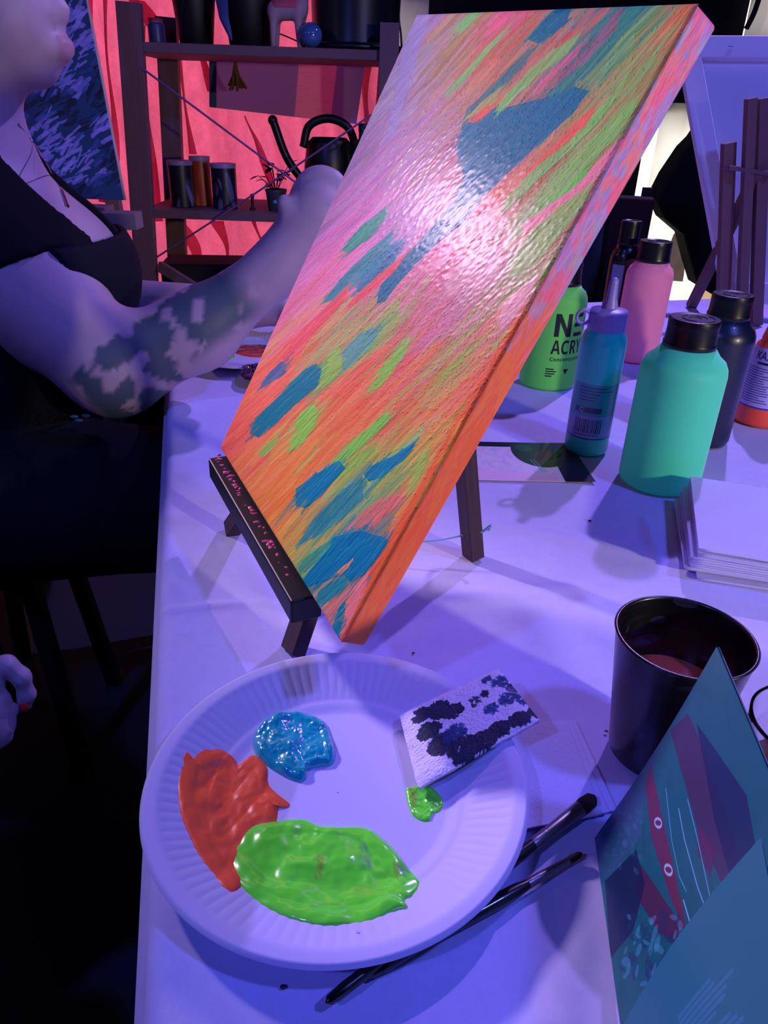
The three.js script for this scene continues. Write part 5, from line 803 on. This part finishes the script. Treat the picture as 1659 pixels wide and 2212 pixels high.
  // dried bunch hanging under the top shelf
  const dt = thing('dried_bunch', 'small bunch of dried yellow stems hanging under the top shelf', 'dried flowers', [at(508, 118, 2.5).x, ST - 0.029, -2.5]); for (let i = 0; i < 9; i++) part('stem', tube([V(0, 0, 0), V(rr(-0.01, 0.01), -0.03, rr(-0.01, 0.01)), V(rr(-0.035, 0.035), rr(-0.075, -0.05), rr(-0.02, 0.02))], 0.004, 10, 5), M('#6a4a2a', 0.9), dt);
  // top shelf
  const tub = onShelf(768, 90, 2.46, ST + 0.0005), tt = thing('plastic_tub', 'wide black tub on the top shelf', 'tub', tub); part('tub_wall', lathe([[0, 0], [0.13, 0], [0.14, 0.004], [0.142, 0.016], [0.12, 0.02], [0.125, 0.2], [0.13, 0.205], [0.12, 0.205], [0.115, 0.03], [0, 0.025]], 56), M('#06141e', 0.35), tt);
  const fg = onShelf(622, 85, 2.36, ST + 0.0005), ft = thing('horse_figurine', 'small pale wooden animal figure standing on the top shelf', 'figurine', fg), fm = M('#a890a0', 0.6);
  part('figure_body', nets(blend([capsule(V(-0.03, 0.085, 0), V(0.03, 0.09, 0), 0.024, 0.026), capsule(V(0.032, 0.095, 0), V(0.05, 0.135, 0), 0.018, 0.014), capsule(V(0.05, 0.138, 0), V(0.078, 0.122, 0), 0.015, 0.011), ...[[-0.035, 0.012], [-0.03, -0.012], [0.03, 0.012], [0.036, -0.012]].map(([x, z]) => capsule(V(x, 0.075, z), V(x * 1.1, 0.006, z), 0.012, 0.007))], 0.012), [-0.07, -0.004, -0.045], [0.105, 0.17, 0.045], 0.004), fm, ft); part('saddle_cloth', nets((x, y, z) => Math.max(capsule(V(-0.02, 0.087, 0), V(0.02, 0.09, 0), 0.0275, 0.0285)(x, y, z), 0.09 - y), [-0.06, 0.07, -0.05], [0.06, 0.13, 0.05], 0.004), M('#c85a78', 0.7), ft);
  const bl = onShelf(672, 80, 2.33, ST + 0.0305); tag(part('glass_ball', (() => { const g = new THREE.SphereGeometry(0.03, 32, 20); g.translate(bl[0], bl[1], bl[2]); return g; })(), M('#3f6aa8', 0.15, { clearcoat: 1 })), 'shiny blue ball beside the animal figure on the top shelf', 'ball');
  const pots = [['tall dark plant pot on the top shelf beside the post', 424, 2.42, 0.06, 0.13], ['wide dark plant pot on the top shelf beside the animal figure', 540, 2.44, 0.075, 0.15]];
  for (const [lb, px, z, r, h] of pots) { const c = onShelf(px, 80, z, ST + 0.0005), t2 = thing('plant_pot', lb, 'plant', c), dm = M('#050d16', 0.5), blade = M('#0c2036', 0.5, { side: THREE.DoubleSide }); part('pot', lathe([[0, 0], [r * 0.75, 0], [r, h], [r * 0.92, h], [r * 0.85, h - 0.02], [0, h - 0.02]], 40), dm, t2);
    for (let i = 0; i < 8; i++) { const a = i * 0.8 + px, out = rr(0.05, 0.13); const g = slab(4, 14, (u, v) => { const w = 0.011 * (1 - v * v) + 0.001; return [out * v * v + 0.01, h - 0.02 + 0.26 * v - 0.16 * v * v * (i % 3), (u - 0.5) * 2 * w]; }, 0.001); g.rotateY(a); part('leaf', g, blade, t2); } }
  { const a = at(475, -30, 2.32), b = at(484, 40, 2.28), c = at(501, 88, 2.27), t2 = thing('hanging_leaf', 'long pointed blue-grey leaf drooping over the top shelf edge', 'leaf'); part('blade', slab(6, 16, (u, v) => { const p = v < 0.5 ? a.clone().lerp(b, v * 2) : b.clone().lerp(c, v * 2 - 1); return [p.x + (u - 0.5) * 0.036 * Math.pow(1 - v, 0.6), p.y, p.z + 0.006 * Math.sin(Math.PI * u)]; }, 0.0012), M('#3a4a86', 0.5), t2); }
  const jr = onShelf(338, 70, 2.36, ST + 0.0005), jt = thing('small_jar', 'small blue jar at the post end of the top shelf', 'jar', jr); part('jar_body', lathe([[0, 0], [0.02, 0], [0.022, 0.004], [0.022, 0.042], [0.018, 0.05], [0, 0.05]], 28), M('#3a3a78', 0.4), jt); part('lid', lathe([[0.019, 0.046], [0.02, 0.058], [0, 0.06]], 28), M('#9a4a5a', 0.5), jt);
  // box on the low shelf
  const bx = at(432, 575, 2.36), kt = thing('storage_box', 'dark cardboard box on the low shelf', 'box', [bx.x, SL + 0.0005, -2.42], 0.12); part('box_body', box(0.24, 0.19, 0.2, 0, 0.095, 0, 0.003), M('#15111c', 0.85), kt); part('flap', box(0.235, 0.004, 0.1, 0, 0.193, 0.04, 0.001), M('#241a2c', 0.85), kt);
}
// ---------------------------------------------------------------- wooden chair behind the seated person
{
  const c = at(285, 945, 1.62), t = thing('wooden_chair', 'plain wooden chair behind the seated person', 'chair', [c.x - 0.08, 0, c.z + 0.08], 0.25), m = M('#6a5058', 0.7, { bumpMap: woodTex, bumpScale: 0.0004 });
  part('seat', box(0.38, 0.03, 0.36, 0, 0.44, 0, 0.004), m, t); for (const [x, z] of [[-0.16, -0.15], [0.16, -0.15], [-0.16, 0.15], [0.16, 0.15]]) part('leg', beam(V(x * 1.12, 0, z * 1.12), V(x, 0.428, z), 0.035, 0.035, V(0, 0, 1)), m, t);
  for (const x of [-0.16, 0.16]) part('back_post', beam(V(x, 0.45, -0.16), V(x, 0.68, -0.19), 0.032, 0.024, V(0, 0, 1)), m, t); part('back_rail', beam(V(-0.17, 0.64, -0.185), V(0.17, 0.64, -0.185), 0.05, 0.02, V(0, 0, 1)), m, t); part('stretcher', beam(V(-0.17, 0.2, 0.16), V(0.17, 0.2, 0.16), 0.025, 0.02, V(0, 0, 1)), m, t);
}
// ---------------------------------------------------------------- far right: blank canvas and its easel on the table
{
  const bl = at(1566, 650, 1.62), tl = at(1462, 84, 1.80), t = thing('blank_canvas', 'blank white canvas on a small easel at the far end of the table', 'canvas');
  const bot = V(1, 0.02, 0.06).normalize(), w = 0.36, nrm = bot.clone().cross(tl.clone().sub(bl)).normalize(); if (nrm.z < 0) nrm.negate();
  const br = bl.clone().addScaledVector(bot, w), tr = tl.clone().addScaledVector(bot, w), wm = M(lin(0.82, 0.81, 0.90), 0.85), mid = (a, b, k) => a.clone().lerp(b, k);
  part('cloth', slab(4, 4, (u, v) => { const p = bl.clone().multiplyScalar((1 - u) * (1 - v)).addScaledVector(br, u * (1 - v)).addScaledVector(tr, u * v).addScaledVector(tl, (1 - u) * v); return [p.x - nrm.x * 0.012, p.y - nrm.y * 0.012, p.z - nrm.z * 0.012]; }, 0.002), wm, t, 'blank white cloth');
  const inset = 0.018, rail = (a, b) => beam(a, b, 0.042, 0.018, nrm, 0.002); const dx = bot.clone().multiplyScalar(inset), dy = tl.clone().sub(bl).normalize().multiplyScalar(inset);
  part('stretcher_bar', rail(bl.clone().add(dx), tl.clone().add(dx)), wm, t); part('stretcher_bar', rail(br.clone().sub(dx), tr.clone().sub(dx)), wm, t); const topBar = part('stretcher_bar', rail(tl.clone().sub(dy), tr.clone().sub(dy)), wm, t); part('stretcher_bar', rail(bl.clone().add(dy), br.clone().add(dy)), wm, t);
  for (const k of [0.28, 0.52]) { const p = mid(tl, tr, k).sub(dy).addScaledVector(nrm, 0.0098); part('staple', beam(p.clone().addScaledVector(bot, -0.005), p.clone().addScaledVector(bot, 0.005), 0.0012, 0.0012, nrm, 0.0003), M('#4a4a60', 0.4, { metalness: 0.8 }), topBar); }
  const e = thing('table_easel', 'pale wooden table easel in front of the blank canvas', 'easel'), em = M('#7a5a58', 0.65, { bumpMap: woodTex, bumpScale: 0.0003 });
  const F = (px, py) => { const p = tab(px, py); p.y = TOP + CL; return p; };
  part('post', beam(F(1560, 692), at(1574, 308, 1.60), 0.024, 0.02, V(0, 0, 1)), em, e); part('post', beam(F(1600, 702), at(1622, 212, 1.57), 0.018, 0.02, V(0, 0, 1)), em, e); part('post', beam(F(1632, 704), at(1650, 212, 1.58), 0.022, 0.02, V(0, 0, 1)), em, e);
  part('strut', beam(F(1492, 664), at(1636, 372, 1.57), 0.02, 0.018, V(0, 0, 1)), em, e); const c0 = at(1574, 362, 1.575), c1 = at(1668, 376, 1.555); part('crossbar', beam(c0, c1, 0.008, 0.014, V(0, 0, 1)), em, e);
}
// dark things in front of the bright tent sheet
{
  const P = (x, y) => at(x, y, 2.5), o = P(1460, 430), s = new THREE.Shape(), pts = [[1540, 240], [1500, 300], [1478, 322], [1440, 378], [1416, 425], [1432, 462], [1474, 498], [1490, 560], [1503, 604], [1560, 640], [1600, 560], [1600, 300]]; pts.forEach(([x, y], i) => { const p = P(x, y); i ? s.lineTo(p.x - o.x, p.y - o.y) : s.moveTo(p.x - o.x, p.y - o.y); });
  const g = new THREE.ExtrudeGeometry(s, { depth: 0.08, bevelEnabled: true, bevelSize: 0.012, bevelThickness: 0.02, bevelSegments: 3 }); g.translate(o.x, o.y, o.z - 0.04); tag(part('black_cloth', g, M('#04050a', 0.9)), 'black cloth bundle hanging before the bright tent sheet', 'cloth');
  const sg = sheet('paper_sheet', 'crumpled beige paper in front of the bright tent sheet', [1432, 505, 1496, 606], 0.03, M(lin(0.35, 0.27, 0.24), 1, { transmission: 0.35, thickness: 0, side: THREE.DoubleSide }), 2.62); sg.userData.category = 'paper';
  sheet('paper_sheet', 'peach-coloured sheet glowing low behind the pink bottle', [1400, 560, 1590, 1080], 0.02, M(lin(0.95, 0.68, 0.42), 1, { transmission: 0.7, thickness: 0, side: THREE.DoubleSide }), 2.68).userData.category = 'paper';
  // dark red chair
  const c = at(1228, 520, 2.1), t = thing('folding_chair', 'dark red chair behind the paint bottles', 'chair', [c.x, 0, c.z], -0.2), m = M('#2a0c1c', 0.7), f = M('#0a0810', 0.5);
  part('backrest', box(0.4, 0.26, 0.03, 0.0, 0.82, 0, 0.01), m, t); part('seat', box(0.4, 0.04, 0.38, 0, 0.46, 0.2, 0.01), m, t); for (const x of [-0.18, 0.18]) { part('back_post', beam(V(x, 0.44, 0.0), V(x, 0.97, -0.02), 0.025, 0.025, V(0, 0, 1)), f, t); part('leg', beam(V(x, 0, -0.02), V(x, 0.45, 0.02), 0.025, 0.025, V(0, 0, 1)), f, t); part('leg', beam(V(x, 0, 0.38), V(x, 0.45, 0.36), 0.025, 0.025, V(0, 0, 1)), f, t); }
  const jb = at(1345, 470, 2.0), j = thing('jacket', 'dark blue jacket hung over the dark red chair', 'jacket'); part('jacket_cloth', slab(20, 20, (u, v) => [c.x - 0.13 + u * 0.2, 0.72 + v * 0.27 + 0.01 * noise(u * 5, 3), c.z + 0.05 + 0.02 * noise(u * 6, v * 3) + 0.02 * Math.sin(u * 9)], 0.006), M('#0c1c38', 0.8), j);
}
for (const o of scene.children) o.traverse((m) => { if (m.isMesh) m.castShadow = m.receiveShadow = true; });
renderer.render(scene, camera);
